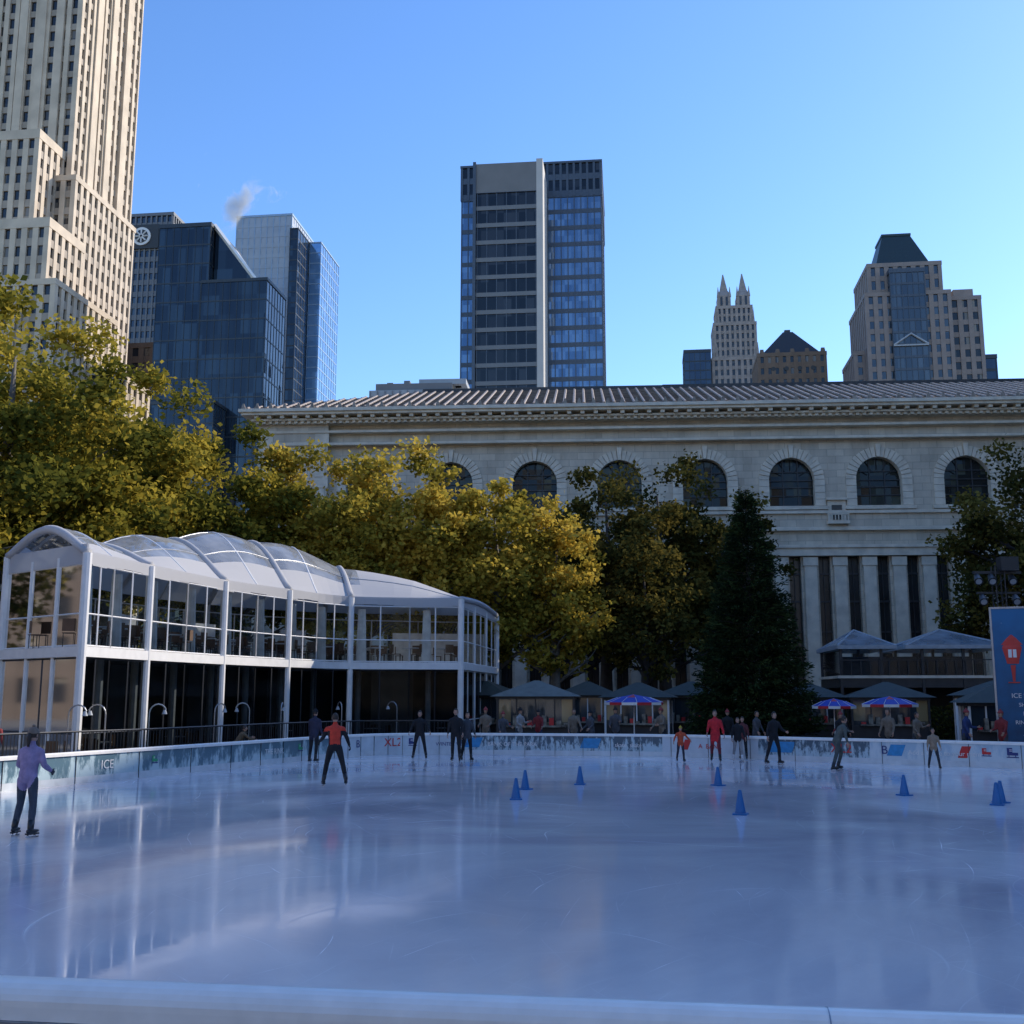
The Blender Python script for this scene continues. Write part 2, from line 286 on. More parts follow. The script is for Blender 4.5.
for (x,y,mm_,r_) in [(-3.6,44.7,M_navy,.16),(16.0,36.4,M_red,.14),(16.5,36.0,M_navy,.17),(19.6,33,M_grn,.2),(-7.4,40.6,M_grn,.14),(-10,34.2,M_grn,.12)]:
    i=near_idx(x,y); a,b_=P[i],P[(i+1)%n]; d=(b_-a).normalized(); inn=Vector((-d.y,d.x,0)); c=a.lerp(b_,.7)+inn*.055+Vector((0,0,.48))
    # an ice-skate shaped logo: boot, toe, blade
    def pl(u0,u1,z0,z1,m_,k=0): lg.poly([c+d*u0*r_+Vector((0,0,z0*r_))+inn*(.004+k),c+d*u1*r_+Vector((0,0,z0*r_))+inn*(.004+k),c+d*u1*r_+Vector((0,0,z1*r_))+inn*(.004+k),c+d*u0*r_+Vector((0,0,z1*r_))+inn*(.004+k)],m_)
    pl(-.1,.9,-.3,1.1,mm_); pl(-1.1,-.1,-.3,.25,mm_); pl(-1.2,1.0,-.75,-.55,M_navy); pl(.5,.65,-.55,-.3,M_navy,.001); pl(-.7,-.55,-.55,-.3,M_navy,.001); pl(-.05,.45,.45,.55,M_white,.002); pl(-.05,.45,.7,.8,M_white,.002)
for (x,y,mm_,wd) in [(10.4,40.5,M_cyan,.9),(13.6,38.1,M_cyan,.5),(18.8,33.8,M_cyan,1.0),(-1.0,44.8,M_cyan,.6),(6.9,42.8,M_red,.25),(15.4,36.9,M_red,.3),(3.4,44,M_cyan,.7)]:
    i=near_idx(x,y); a,b_=P[i],P[(i+1)%n]; d=(b_-a).normalized(); inn=Vector((-d.y,d.x,0)); c=a.lerp(b_,.5)+inn*.056
    lg.poly([c+Vector((0,0,.3)),c+d*wd+Vector((0,0,.3)),c+d*(wd-.15)+Vector((0,0,.68)),c-d*.15+Vector((0,0,.68))],mm_)
lg.build('logos',parent=board)
# ------------------------------------------------------------ library
M_slit=mat('dark_bronze_window',(.02,.022,.024),.25,var=.4,scale=.6)
M_lg=winglass('library_window_glass',(.012,.015,.016),.62,.9,rough=.08,light=(.08,.09,.07),pl=.35,wob=.12,spec=.3)
M_roof=mat('copper_tile_roof',(.16,.115,.085),.6,0,var=.35,scale=1.4,col2=(.26,.19,.14),bump=.3,stretch=(1,1,3),spec=.25)
M_roof2=mat('roof_rib',(.32,.25,.19),.5,0,var=.35,spec=.3)
M_roofd=mat('roof_ridge_dark',(.05,.046,.046),.5,.2)
lb=MB(); XL,XR=-22.0,76.0; ZC=25.45
bays=[1.95+7.2*i for i in range(-2,10)]
rad=1.88; zs=17.95; zsp=20.2
for c in bays:
    x0,x1=c-3.6,c+3.6
    def rect(a,b,z0,z1,y=0,m=M_stone): lb.poly([(a,y,z0),(b,y,z0),(b,y,z1),(a,y,z1)],m)
    rect(x0,c-rad,13.7,ZC); rect(c+rad,x1,13.7,ZC); rect(c-rad,c+rad,13.7,zs)
    K=18; arc=[(c-rad*math.cos(math.pi*k/K),zsp+rad*math.sin(math.pi*k/K)) for k in range(K+1)]
    for k in range(K):
        (a,za),(b,zb)=arc[k],arc[k+1]
        lb.poly([(a,0,za),(b,0,zb),(b,0,ZC),(a,0,ZC)],M_stone)
        lb.poly([(a,0,za),(a,.7,za),(b,.7,zb),(b,0,zb)],M_stone2)
    for sx in (c-rad,c+rad): lb.poly([(sx,0,zs),(sx,.7,zs),(sx,.7,zsp),(sx,0,zsp)],M_stone2)
    lb.poly([(c-rad,0,zs),(c+rad,0,zs),(c+rad,.7,zs),(c-rad,.7,zs)],M_stone2)
    lb.poly([(c-rad-.1,.6,zs-.1),(c+rad+.1,.6,zs-.1),(c+rad+.1,.6,zsp+rad+.1),(c-rad-.1,.6,zsp+rad+.1)],M_lg)
    for k in (-.62,.62): lb.box(c+k-.05,c+k+.05,.5,.58,zs,zsp+math.sqrt(rad*rad-.4)-.02,M_dark)
    for k in (18.9,19.6,zsp,20.95):
        hw=rad if k<=zsp else math.sqrt(rad*rad-(k-zsp)**2)
        lb.box(c-hw,c+hw,.46,.56,k-.04,k+.04,M_dark)
    for k in range(5):
        a=math.pi*(k+1)/6; lb.tube([(c+.9*math.cos(a),.53,zsp+.9*math.sin(a)),(c+1.85*math.cos(a),.53,zsp+1.85*math.sin(a))],.035,M_dark,4)
    V=19
    for k in range(V):
        a0=math.pi*k/V+.012; a1=math.pi*(k+1)/V-.012; key=(k==V//2); ro=2.72 if not key else 2.95; yo=-.13-(.012 if k%2 else 0)-(.14 if key else 0)
        ri=rad
        pts=[(c-ri*math.cos(a0),zsp+ri*math.sin(a0)),(c-ri*math.cos(a1),zsp+ri*math.sin(a1)),(c-ro*math.cos(a1),zsp+ro*math.sin(a1)),(c-ro*math.cos(a0),zsp+ro*math.sin(a0))]
        lb.poly([(x,yo,z) for x,z in pts],M_stone2)
        for e in range(4):
            (xa,za),(xb,zb)=pts[e],pts[(e+1)%4]; lb.poly([(xa,yo,za),(xb,yo,zb),(xb,0.02,zb),(xa,0.02,za)],M_stone2)
    for sx in (c-rad-.84,c+rad):
        for k in range(4): lb.box(sx,sx+.84,-.13,.02,zs+.03+k*.56,zs+.03+k*.56+.53,M_stone2)
    lb.box(c-2.9,c+2.9,-.3,.02,zs-.32,zs-.02,M_stone2)
    lb.poly([(x0,.55,2.4),(x1,.55,2.4),(x1,.55,13.8),(x0,.55,13.8)],M_slit)
    for k in range(3):
        sc_=x0+1.2+2.4*k
        xc=x0+2.4*k
        lb.box(xc-.72,xc+.72,0,.6,2.4,13.7,M_stone)
        lb.box(xc-.5,xc+.5,-.38,.0-.002,3.1,12.9,M_stone2)
        lb.box(xc-.6,xc+.6,-.46,-.002,12.9,13.6,M_stone2); lb.box(xc-.6,xc+.6,-.46,-.002,2.45,3.1,M_stone2)
        for z in (4.9,7.4,9.9,12.2): lb.box(sc_-.48,sc_+.48,.42,.53,z,z+.16,M_dark)
        lb.box(sc_-.03,sc_+.03,.44,.54,2.5,13.6,M_dark)
lb.box(XL,-15.99+.1,-.6,.3,0,ZC,M_stone)
for xq in (-21.9,-17.0):
    for k in range(23): lb.box(xq,xq+(.9 if k%2 else 1.2),-.68,-.59,2.6+k*.96,2.6+k*.96+.9,M_stone2)
lb.box(XL,XR,.75,25,0,ZC-.01,M_stone)
lb.box(XL-.3,XR+.3,-.95,.0-.004,0,2.4,M_stone)
lb.box(-15.8,XR+.2,-.62,-.003,13.7,14.35,M_stone2)
lb.box(-15.8,XR+.2,-.78,-.003,14.35,14.6,M_stone2)
lb.box(-15.8,XR+.2,-.42,-.003,15.85,16.15,M_stone2)
lb.box(-15.8,XR+.2,-.25,-.003,17.3,17.55,M_stone2)
lb.box(XL-.1,XR+.2,-.75,.5,23.6,23.82,M_stone2)
lb.box(XL-.1,XR+.2,-.7,.5,24.7,24.9,M_stone2)
for xx in (5.55,12.75,27.15,41.5,55.9):
    lb.box(xx-.75,xx+.75,-.16,.02,16.2,18.4,M_stone2); lb.box(xx-.42,xx+.42,-.2,-.15,16.75,18.0,M_slit)
    lb.box(xx-.9,xx+.9,-.75,-.15,16.35,16.6,M_stone2)
    for k in range(7): lb.box(xx-.82+k*.26,xx-.74+k*.26,-.7,-.62,16.6,17.1,M_stone2)
    lb.box(xx-.9,xx+.9,-.74,-.6,17.1,17.2,M_stone2); lb.box(xx-.85,xx+.85,-.4,.0,18.4,18.6,M_stone2)
lb.box(XL-.2,XR+.3,-.95,.6,ZC,ZC+.22,M_stone2)
k=XL-.1
while k<XR: lb.box(k,k+.28,-1.2,-.9,ZC,ZC+.3,M_stone2); k+=.56
k=XL-.1
while k<XR: lb.box(k,k+.34,-1.75,-.9,ZC+.36,ZC+.62,M_stone2); k+=1.12
lb.box(XL-.5,XR+.5,-1.35,.6,ZC+.22,ZC+.4,M_stone2)
lb.box(XL-1.2,XR+1.2,-1.95,.6,ZC+.62,ZC+.85,M_stone2); lb.box(XL-1.4,XR+1.4,-2.15,.6,ZC+.85,ZC+1.12,M_stone2)
k=XL-1.2
while k<XR:
    lb.frust(k,k+.42,-2.1,-1.95,ZC+1.12,k+.16,k+.26,-2.06,-1.99,ZC+1.6,M_roof2); k+=1.2
ex0,ey0,ez=XL-1.2,-1.9,ZC+1.15; rx0,ry,rz_=-9.5,12.,31.75
lb.poly([(ex0,ey0,ez),(XR+1,ey0,ez),(XR+1,ry,rz_),(rx0,ry,rz_)],M_roof)
lb.poly([(ex0,ey0,ez),(rx0,ry,rz_),(ex0,26,ez)],M_roof); lb.poly([(ex0,26,ez),(rx0,ry,rz_),(XR+1,ry,rz_),(XR+1,26,ez)],M_roof)
k=ex0+.5
while k<XR:
    t=min(1,(k-ex0)/(rx0-ex0)); y1=ey0+(ry-ey0)*t; z1=ez+(rz_-ez)*t
    lb.tube([(k,ey0,ez+.03),(k,y1,z1+.03)],.13,M_roof2,6); k+=.85
for t in [i/16 for i in range(1,16)]:
    y1=ey0+(ry-ey0)*t; z1=ez+(rz_-ez)*t; xs=ex0+(rx0-ex0)*t
    lb.box(xs,XR,y1-.05,y1+.03,z1-.02,z1+.06,M_roof)
lb.box(rx0,XR+1,ry-.25,ry+.25,rz_-.1,rz_+.25,M_roofd)
lb.box(14,XR,ry+1.5,ry+6,rz_-3,rz_+.8,M_roofd)
lb.build('public_library_building',loc=(0,92.3,0),rz=R(-3.6))
# ------------------------------------------------------------ skyline
def grid(mb,x0,x1,y0,y1,z0,z1,bay,flr,pier,span,op,os_,mw,mg,ms=None,par=1.2):
    ms=ms or mw
    mb.box(x0,x1,y0,y1,z0,z1,mg)
    nx=max(1,round((x1-x0)/bay)); ny=max(1,round((y1-y0)/bay)); bx=(x1-x0)/nx; by=(y1-y0)/ny
    if pier>0:
        for i in range(nx+1):
            c=x0+i*bx; mb.box(max(c-pier/2,x0-op),min(c+pier/2,x1+op),y0-op,y0+.05,z0,z1,mw)
        for j in range(ny+1):
            c=y0+j*by
            for s,xx in ((1,x1),(-1,x0)):
                a,b=(xx-.05,xx+op) if s>0 else (xx-op,xx+.05)
                mb.box(a-.001,b-.001,max(c-pier/2,y0-op+.004),min(c+pier/2,y1),z0,z1-.004,mw)
    nz=max(1,round((z1-z0)/flr)); fz=(z1-z0)/nz
    for i in range(nz):
        z=z0+i*fz; mb.box(x0-os_,x1+os_,y0-os_,y1+os_,z,z+span,ms)
    e=max(op,os_)+.08
    mb.box(x0-e,x1+e,y0-e,y1+e,z1,z1+par,mw)
M_lime=mat('limestone_cream',(.56,.46,.35),.8,var=.16,scale=.25)
M_limed=mat('limestone_spandrel',(.36,.30,.24),.8,var=.16,scale=.25)
M_wg=winglass('masonry_window',(.02,.024,.032),1.5,3.6,light=(.24,.21,.17),pl=.25,spec=.5)
t=MB()
grid(t,-17,0,0,27,0,172,2.4,3.7,1.05,1.4,.6,.3,M_lime,M_wg,M_limed)
for yy in (6.75,13.5,20.25): t.box(0,1.0,yy-1.2,yy+1.2,0,173,M_lime)
for xx in (-12.8,-8.5,-4.3): t.box(xx-.9,xx+.9,-.9,0,0,173,M_lime)
grid(t,-36,-17.6,5,27,0,166,2.4,3.7,1.15,1.5,.45,.3,M_lime,M_wg,M_limed)
grid(t,-4,3,-3,23.5,0,109,2.4,3.7,1.15,1.5,.45,.31,M_lime,M_wg,M_limed)
grid(t,-26,-1.5,-10,-.6,0,115,2.4,3.7,1.2,1.6,.45,.3,M_lime,M_wg,M_limed,par=2)
grid(t,-20,5.9,-16.4,-3.8,0,92.5,2.4,3.7,1.2,1.6,.45,.32,M_lime,M_wg,M_limed,par=2)
grid(t,-22,2.5,-21,-16.8,0,76,2.4,3.7,1.2,1.6,.45,.32,M_lime,M_wg,M_limed,par=2)
grid(t,-14,9,-18,6,0,80,2.5,3.7,1.2,1.6,.46,.33,M_lime,M_wg,M_limed)
grid(t,3.6,14.6,-4,27,0,66,2.5,3.7,1.2,1.6,.46,.3,M_lime,M_wg,M_limed)
t.build('art_deco_skyscraper',loc=(-94.5,220,0),rz=R(-7))
M_brick=mat('dark_brown_brick',(.10,.075,.06),.85,var=.15,scale=.4)
t=MB(); grid(t,-14,0,0,22,0,84,2.6,3.7,1.3,1.6,.3,.2,M_brick,M_wg); grid(t,1,9,2,20,0,68,2.6,3.7,1.3,1.6,.3,.2,M_brick,M_wg)
t.build('brown_brick_office_building',loc=(-85.5,252,0),rz=R(-7))
M_gr=mat('grey_concrete_rib',(.16,.17,.19),.6,var=.08); M_gg=winglass('grey_tower_glass',(.03,.045,.07),2,3.6,.3,light=(.08,.1,.12),pl=.3)
t=MB(); grid(t,-26,0,0,20,0,153,1.7,3.8,.5,1.7,.5,.25,M_gr,M_gg,par=1)
t.box(-19,-4,-.9,0,142,150,M_dark)
t.tube([(-9.5,-1.3,146),(-9.5,-.9,146)],3.0,M_white,24); t.tube([(-9.5,-1.36,146),(-9.5,-1.0,146)],2.2,M_dark,24)
for k in range(8):
    a=k*math.pi/4; t.tube([(-9.5+.4*math.cos(a),-1.5,146+.4*math.sin(a)),(-9.5+2.1*math.cos(a),-1.5,146+2.1*math.sin(a))],.25,M_white,4)
t.build('ribbed_office_tower',loc=(-108,330,0),rz=R(-7))
M_dg=winglass('dark_blue_curtain_glass',(.016,.026,.042),1.5,3.9,.32,rough=.05,light=(.042,.065,.09),pl=.6,wob=.05,spec=.45)
M_mul=mat('dark_mullion',(.03,.036,.045),.4,.2)
t=MB()
grid(t,-24,-13.4,4,20,0,94,1.5,3.9,.09,.28,.08,.06,M_mul,M_dg,par=.8)
grid(t,-13.0,0,0,11,0,80.5,1.5,3.9,.09,.28,.08,.06,M_mul,M_dg,par=.6)
grid(t,-19,-7,-6,-.2,0,55,1.5,3.9,.09,.28,.08,.06,M_mul,M_dg,par=.6)
t.poly([(-13.2,6,81),(-3.5,6,81),(-13.2,6,94.4)],M_dg); t.poly([(-13.2,18,81),(-3.5,18,81),(-13.2,18,94.4)],M_dg)
t.poly([(-3.5,6,81),(-3.5,18,81),(-13.2,18,94.4),(-13.2,6,94.4)],M_white)
t.tube([(-13.4,5.6,94.9),(-3.2,5.6,81.4)],.45,M_white,4)
for k in range(5): t.box(-12+k*2,-11.2+k*2,7,9,81.1,82.5+k%3,M_mul)
t.build('dark_glass_office_tower',loc=(-46.8,200,0),rz=R(-7))
M_pg=winglass('pale_blue_curtain_glass',(.20,.34,.52),3,4,.6,rough=.12,light=(.28,.43,.62),pl=.5,wob=.02)
M_pf=mat('pale_mullion',(.28,.37,.48),.4,.2)
M_pl=mat('pale_panel',(.34,.37,.42),.5,.1,var=.08,scale=.2)
t=MB(); grid(t,-24,-3,0,34,0,176,2.4,4,.3,1.5,.15,.1,M_pf,M_pl,M_pl,par=.8)
grid(t,-3.0,0,-1.5,34,0,170,3,4,.2,.5,.1,.06,M_mul,M_dg,par=.4)
grid(t,.25,4.5,12,36,0,170,3,4,.12,.4,.12,.08,M_pf,M_pg,par=.5)
t.build('pale_glass_tower',loc=(-77.7,380,0),rz=R(-7))
m,nt,out=nmat('steam'); pv_=N(nt,'ShaderNodeVolumePrincipled'); pv_.inputs['Color'].default_value=(1,1,1,1); tc=N(nt,'ShaderNodeTexCoord')
no=N(nt,'ShaderNodeTexNoise'); no.inputs['Scale'].default_value=.15; no.inputs['Detail'].default_value=5; no.inputs['Distortion'].default_value=1.0; L(nt,tc.outputs['Object'],no.inputs[0])
mp=N(nt,'ShaderNodeMapping'); mp.vector_type='POINT'; mp.inputs['Rotation'].default_value=(0,R(-38),0); L(nt,tc.outputs['Object'],mp.inputs[0])
mp2=N(nt,'ShaderNodeMapping'); mp2.inputs['Scale'].default_value=(1/6.5,1/6,1/14); L(nt,mp.outputs[0],mp2.inputs[0])
ln=N(nt,'ShaderNodeVectorMath',operation='LENGTH'); L(nt,mp2.outputs[0],ln.inputs[0])
fa=N(nt,'ShaderNodeMapRange'); fa.inputs[1].default_value=.2; fa.inputs[2].default_value=1; fa.inputs[3].default_value=.18; fa.inputs[4].default_value=-.22; L(nt,ln.outputs['Value'],fa.inputs[0])
sb=N(nt,'ShaderNodeMath',operation='ADD'); L(nt,no.outputs[0],sb.inputs[0]); L(nt,fa.outputs[0],sb.inputs[1])
mr=N(nt,'ShaderNodeMapRange'); mr.inputs[1].default_value=.45; mr.inputs[2].default_value=.85; mr.inputs[3].default_value=0; mr.inputs[4].default_value=.45; L(nt,sb.outputs[0],mr.inputs[0])
L(nt,mr.outputs[0],pv_.inputs['Density']); L(nt,pv_.outputs[0],out.inputs['Volume'])
t=MB(); t.box(-15,15,-6.5,6.5,-15,15,m); t.build('steam_plume',loc=(-94.5,362,173))
# central tower
M_cg=winglass('central_curtain_glass',(.10,.165,.26),1.5,3.8,.6,rough=.06,light=(.18,.26,.37),pl=.7,wob=.05)
M_cs=winglass('slab_dark_window',(.013,.017,.025),1.6,3.8,.2,rough=.1,light=(.045,.05,.06),pl=.5,spec=.4)
M_cf=mat('anodised_frame',(.07,.085,.11),.4,.3); M_cw=mat('travertine_band',(.46,.44,.42),.6,var=.06,scale=.3); M_cwb=mat('slab_spandrel',(.16,.165,.175),.5,var=.06,scale=.3)
M_cp=mat('grey_top_panel',(.17,.17,.175),.7,var=.08,scale=.3)
t=MB()
grid(t,-11.3,19.8,0,28,0,111.5,1.5,3.8,.22,1.0,.14,.08,M_cf,M_cg,M_cf,par=.2)
grid(t,-11.3,19.8,0,28,111.7,119.5,1.5,4.0,.5,1.4,.3,.16,M_cf,M_cs,M_cf,par=.5)
grid(t,-6.0,6.4,-13,-.5,0,107,2.1,3.8,.18,.9,.1,.22,M_cf,M_cs,M_cwb,par=.1)
t.box(-6.3,6.7,-13.3,-.6,107.1,113.6,M_cp)
t.box(-6.9,-6.25,-13.6,-.6,0,114,M_cf); t.box(6.55,7.9,-13.4,-.6,0,114.2,M_cw)
grid(t,-12.6,-11.5,2,26,0,56,1.5,3.8,.16,.9,.14,.08,M_cf,M_cg,M_cf,par=.2)
t.build('central_office_tower',loc=(0,231,0),rz=R(-6))
M_low=mat('low_roof_panel',(.32,.34,.36),.6,var=.1,scale=.4)
t=MB(); t.box(-19,-4,0,14,0,42.2,M_low); t.box(-18.2,-8,.4,10,42.2,43.2,M_cp); t.box(-12.5,-6.2,1,9,43.2,43.9,M_low)
for k in range(15): t.box(-18.9+k*1,-18.8+k*1,-.15,0,30,42.1,M_cp)
for k in range(5): t.box(-17+k*2.3,-16.2+k*2.3,2,3,43.2,43.8+.25*(k%2),M_cp)
t.build('low_rooftop_building',loc=(0,140,0),rz=R(-4))
M_goth=mat('terracotta_grey',(.32,.27,.24),.8,var=.18,scale=.5); M_gw=winglass('gothic_window',(.04,.045,.055),1.5,3.6,light=(.12,.11,.10),pl=.3,spec=.5)
t=MB()
grid(t,-8.6,8.6,0,16,0,127,2.2,3.6,1.1,1.4,.5,.25,M_goth,M_gw)
grid(t,-7.6,7.6,1,15,128,141,1.8,3.6,1.0,1.2,.5,.25,M_goth,M_gw)
grid(t,-6.4,6.4,2,14,142,148,1.8,3.0,1.0,1.0,.5,.25,M_goth,M_gw)
for sx in (-1,1):
    t.box(sx*3.6-2.5,sx*3.6+2.5,2,9,149,153.5,M_goth)
    for q in (-1,1): t.box(sx*3.6+q-.4,sx*3.6+q+.4,1.9,2.05,149.5,153,M_gw)
    t.frust(sx*3.6-2.5,sx*3.6+2.5,2,9,153.5,sx*3.6-1.5,sx*3.6+1.5,3.5,7,156,M_goth)
    t.frust(sx*3.6-1.5,sx*3.6+1.5,3.6,6.8,156,sx*3.6-.2,sx*3.6+.2,4.9,5.3,163,M_goth)
    for px_ in (-2.2,2.2): t.frust(sx*3.6+px_-.5,sx*3.6+px_+.5,1.8,2.8,153,sx*3.6+px_-.08,sx*3.6+px_+.08,2.3,2.5,157,M_goth)
for xx in (-8.2,-7,7,8.2): t.frust(xx-.6,xx+.6,.2,1.4,128,xx-.08,xx+.08,.6,.8,134,M_goth)
for xx in (-7.1,-6.0,6.0,7.1): t.frust(xx-.5,xx+.5,1.2,2.2,142,xx-.08,xx+.08,1.5,1.7,148,M_goth)
t.build('gothic_skyscraper',loc=(84.6,400,0),rz=R(-7))
M_nv=winglass('navy_glass',(.025,.04,.07),2,3.6,.4,light=(.04,.06,.09),pl=.5)
t=MB(); grid(t,-6,4,0,14,0,130,2,3.6,.2,.5,.1,.06,M_mul,M_nv); t.build('navy_glass_building',loc=(71,400,0),rz=R(-7))
M_bb=mat('tan_brick',(.20,.14,.10),.85,var=.12,scale=.4)
t=MB(); grid(t,-10.5,10,0,18,0,106.5,2.4,3.7,1.3,1.7,.3,.2,M_bb,M_wg)
for xx in (-9.3,-4.5,0,4.5,9.3): t.frust(xx-.7,xx+.7,-.2,1.4,107.7,xx-.5,xx+.5,.1,1.1,109,M_bb)
for xx in (-6,-2,2,6): t.tube([(xx,-.35,102.5),(xx,-.25,102.5)],.7,M_dark,12)
t.frust(-9.3,9,1.6,17,107.7,-1.6,1.4,8,11,117,M_roofd); t.box(-1.0,.8,8.8,10.2,117,118,M_roofd)
t.build('pyramid_roof_brick_tower',loc=(87.4,330,0),rz=R(-7))
M_pm=mat('pink_granite',(.25,.205,.185),.7,var=.1,scale=.4); M_gc=mat('dark_slate_roof',(.03,.048,.054),.5,.2,var=.15)
M_pmg=winglass('pm_window',(.05,.065,.085),1.8,3.7,.3,light=(.10,.12,.14),pl=.5); M_gray=mat('grey_trim',(.38,.40,.42),.6)
t=MB()
grid(t,-11.5,11.5,0,24,0,115,2.6,3.7,1.3,1.5,.4,.2,M_pm,M_pmg)
grid(t,-10,10,2,22,116.3,124.5,2.6,3.7,1.3,1.5,.4,.2,M_pm,M_pmg)
grid(t,-4.8,4.6,-1.2,1,60,121.5,1.5,3.7,.15,.7,.2,.14,M_cf,M_pmg)
t.frust(-7.5,7.5,3,20,125.8,-4.5,3.5,7,16,136,M_gc); t.box(-4.7,3.7,6.8,16.2,136,136.7,M_gc)
for z in (100,):
    t.tube([(-4.8,-1.6,z),(0,-1.6,z+3.2),(4.6,-1.6,z)],.3,M_gray,5); t.box(-4.9,4.7,-1.8,-1.4,z-.4,z,M_gray)
grid(t,-14.6,-12,4,22,0,99,2.6,3.7,1.3,1.5,.4,.2,M_pm,M_pmg)
grid(t,12.1,20.5,3,24,0,114,2.6,3.7,1.3,1.5,.4,.2,M_pm,M_wg)
t.box(14,19.5,5,14,115.3,118,M_pm)
grid(t,21.2,24.5,5,24,0,97,2.6,3.7,.3,.8,.2,.1,M_mul,M_nv)
t.build('postmodern_office_tower',loc=(113,300,0),rz=R(-7))
# unseen street rows on the other three sides, shaped for shadow, reflections and bounce
M_sb=mat('south_limestone',(.46,.40,.32),.8,var=.12,scale=.3)
t=MB()
ys=[-30,0,26,50,76,99]; hs_=[38,42,46,46.5,48]
for i in range(5): grid(t,0,24,ys[i]+.3,ys[i+1]-.3,0,hs_[i],3,3.8,1.4,1.6,.3,.2,M_sb,M_wg)
t.build('street_wall_buildings',loc=(60,0,0))
t=MB(); ys=[-85,-50,-18,10,44,74,104]; hs_=[48,40,50,38,32,30]
for i in range(6): grid(t,-24,0,ys[i]+.3,ys[i+1]-.3,0,hs_[i],3,3.8,1.4,1.6,.3,.2,(M_sb,M_brick,M_lime)[i%3],M_wg)
t.build('north_street_buildings',loc=(-92,0,0))
t=MB(); xs_=[-110,-78,-40,-8,26,56,84]; hs_=[50,38,62,34,52,40]
for i in range(6):
    a,b_,h_=xs_[i]+.3,xs_[i+1]-.3,hs_[i]; mm_=(M_lime,M_sb,M_white)[i%3]
    t.box(a,b_,0,24,0,h_,M_wg)
    k=a
    while k<b_-.5: t.box(k,k+1.5,23.9,24.35,0,h_,mm_); k+=3.2
    for f in range(int(h_/3.8)): t.box(a-.1,b_+.1,-.1,24.2,f*3.8,f*3.8+1.8,mm_)
    t.box(a-.3,b_+.3,-.3,24.6,h_,h_+1.2,mm_)
t.build('avenue_buildings',loc=(0,-120,0))
# ------------------------------------------------------------ pavilion (curved two-storey tent)
M_clear=thinglass('clear_pvc_roof',(.70,.73,.76),.03,.30,(.58,.61,.65),1.42)
M_glass=thinglass('pavilion_glass',(.88,.92,.92),0)
M_glassd=thinglass('tinted_glass',(.35,.38,.40),0,ior=1.22)
m,nt,out=nmat('white_fabric'); d=N(nt,'ShaderNodeBsdfDiffuse'); d.inputs[0].default_value=(.66,.65,.65,1); tr=N(nt,'ShaderNodeBsdfTranslucent'); tr.inputs[0].default_value=(.6,.62,.66,1)
ms=N(nt,'ShaderNodeMixShader'); ms.inputs[0].default_value=.35; L(nt,d.outputs[0],ms.inputs[1]); L(nt,tr.outputs[0],ms.inputs[2]); L(nt,ms.outputs[0],out.inputs[0]); M_fab=m
F=[(-13.6,35,6.85),(-12.8,38.8,6.85),(-11.5,44,6.85),(-9.8,48.4,6.9),(-7.6,52,6.9),(-2.45,53,6.9)]
B=[(-17.6,38.2,7.1),(-18.6,43,7.0),(-18.0,50,6.95),(-15.5,56,6.9),(-10.5,61.5,6.9),(-.9,64.5,6.9)]
RH=[.85,.9,2.0,2.6,1.9,.2]
nb=8
Fc=catmull(F,nb,False); Bc=catmull(B,nb,False); Rc=catmull([(r,0) for r in RH],nb,False)
pv=bpy.data.objects.new('skating_pavilion',None); S.collection.objects.link(pv)
t=MB(); ns=20
def rp(i,s):
    f,b_=Vector(Fc[i]),Vector(Bc[i]); q=f.lerp(b_,s); tt=(i%nb)/nb; bul=.36*math.sin(math.pi*tt)*min(1,Rc[i][0])
    q.z+=Rc[i][0]*math.sin(math.pi*s)**1.15+bul*math.sin(math.pi*s)**.9; return q
for i in range(len(Fc)-1):
    for j in range(ns):
        s0,s1=j/ns,(j+1)/ns
        white=(s0<.14 or s1>.86 or i>=nb*4+1)
        t.poly([rp(i,s0),rp(i+1,s0),rp(i+1,s1),rp(i,s1)],M_fab if white else M_clear)
for k in range(6):
    i=k*nb if k<5 else len(Fc)-1
    t.tube([rp(i,j/ns)+Vector((0,0,.02)) for j in range(ns+1)],.15,M_fab,6)
    if k<4:
        i+=nb//2; t.tube([rp(i,j/ns)+Vector((0,0,-.02)) for j in range(ns+1)],.05,M_white,6)
for s in (.22,.5,.78): t.tube([rp(i,s) for i in range(len(Fc))],.03,M_steel,5)
t.build('vaulted_roof',parent=pv,smooth=True)
t=MB()
edge=[Fc[i] for i in range(len(Fc))]
def valance(pts):
    for k,(a,b_) in enumerate(zip(pts[:-1],pts[1:])):
        t.obox(a,b_,.06,min(a[2],b_[2])-.34-.05*math.sin(k*.9),max(a[2],b_[2])+.06,M_fab)
valance(edge); valance([F[5],B[5]]); valance([B[0],F[0]])
floorz=3.75
for cur in (Fc,Bc):
    for a,b_ in zip(cur[:-1],cur[1:]): t.obox(a,b_,.25,floorz-.2,floorz+.12,M_white)
t.obox(F[5],B[5],.25,floorz-.2,floorz+.12,M_white); t.obox(F[0],B[0],.25,floorz-.2,floorz+.12,M_white)
M_deck=mat('deck_underside',(.32,.32,.31),.7)
for i in range(len(Fc)-1):
    for z in (floorz-.15,floorz+.1): t.poly([(*Fc[i][:2],z),(*Fc[i+1][:2],z),(*Bc[i+1][:2],z),(*Bc[i][:2],z)],M_deck)
for i,(x,y,z) in enumerate(F+B):
    t.tube([(x,y,0),(x,y,z)],.15,M_white,10)
for a,b_ in ((F[5],B[5]),(F[0],B[0])):
    for s in (.33,.66):
        x,y=a[0]+(b_[0]-a[0])*s,a[1]+(b_[1]-a[1])*s; t.tube([(x,y,0),(x,y,6.8)],.08,M_white,8)
t.build('frame',parent=pv)
t=MB()
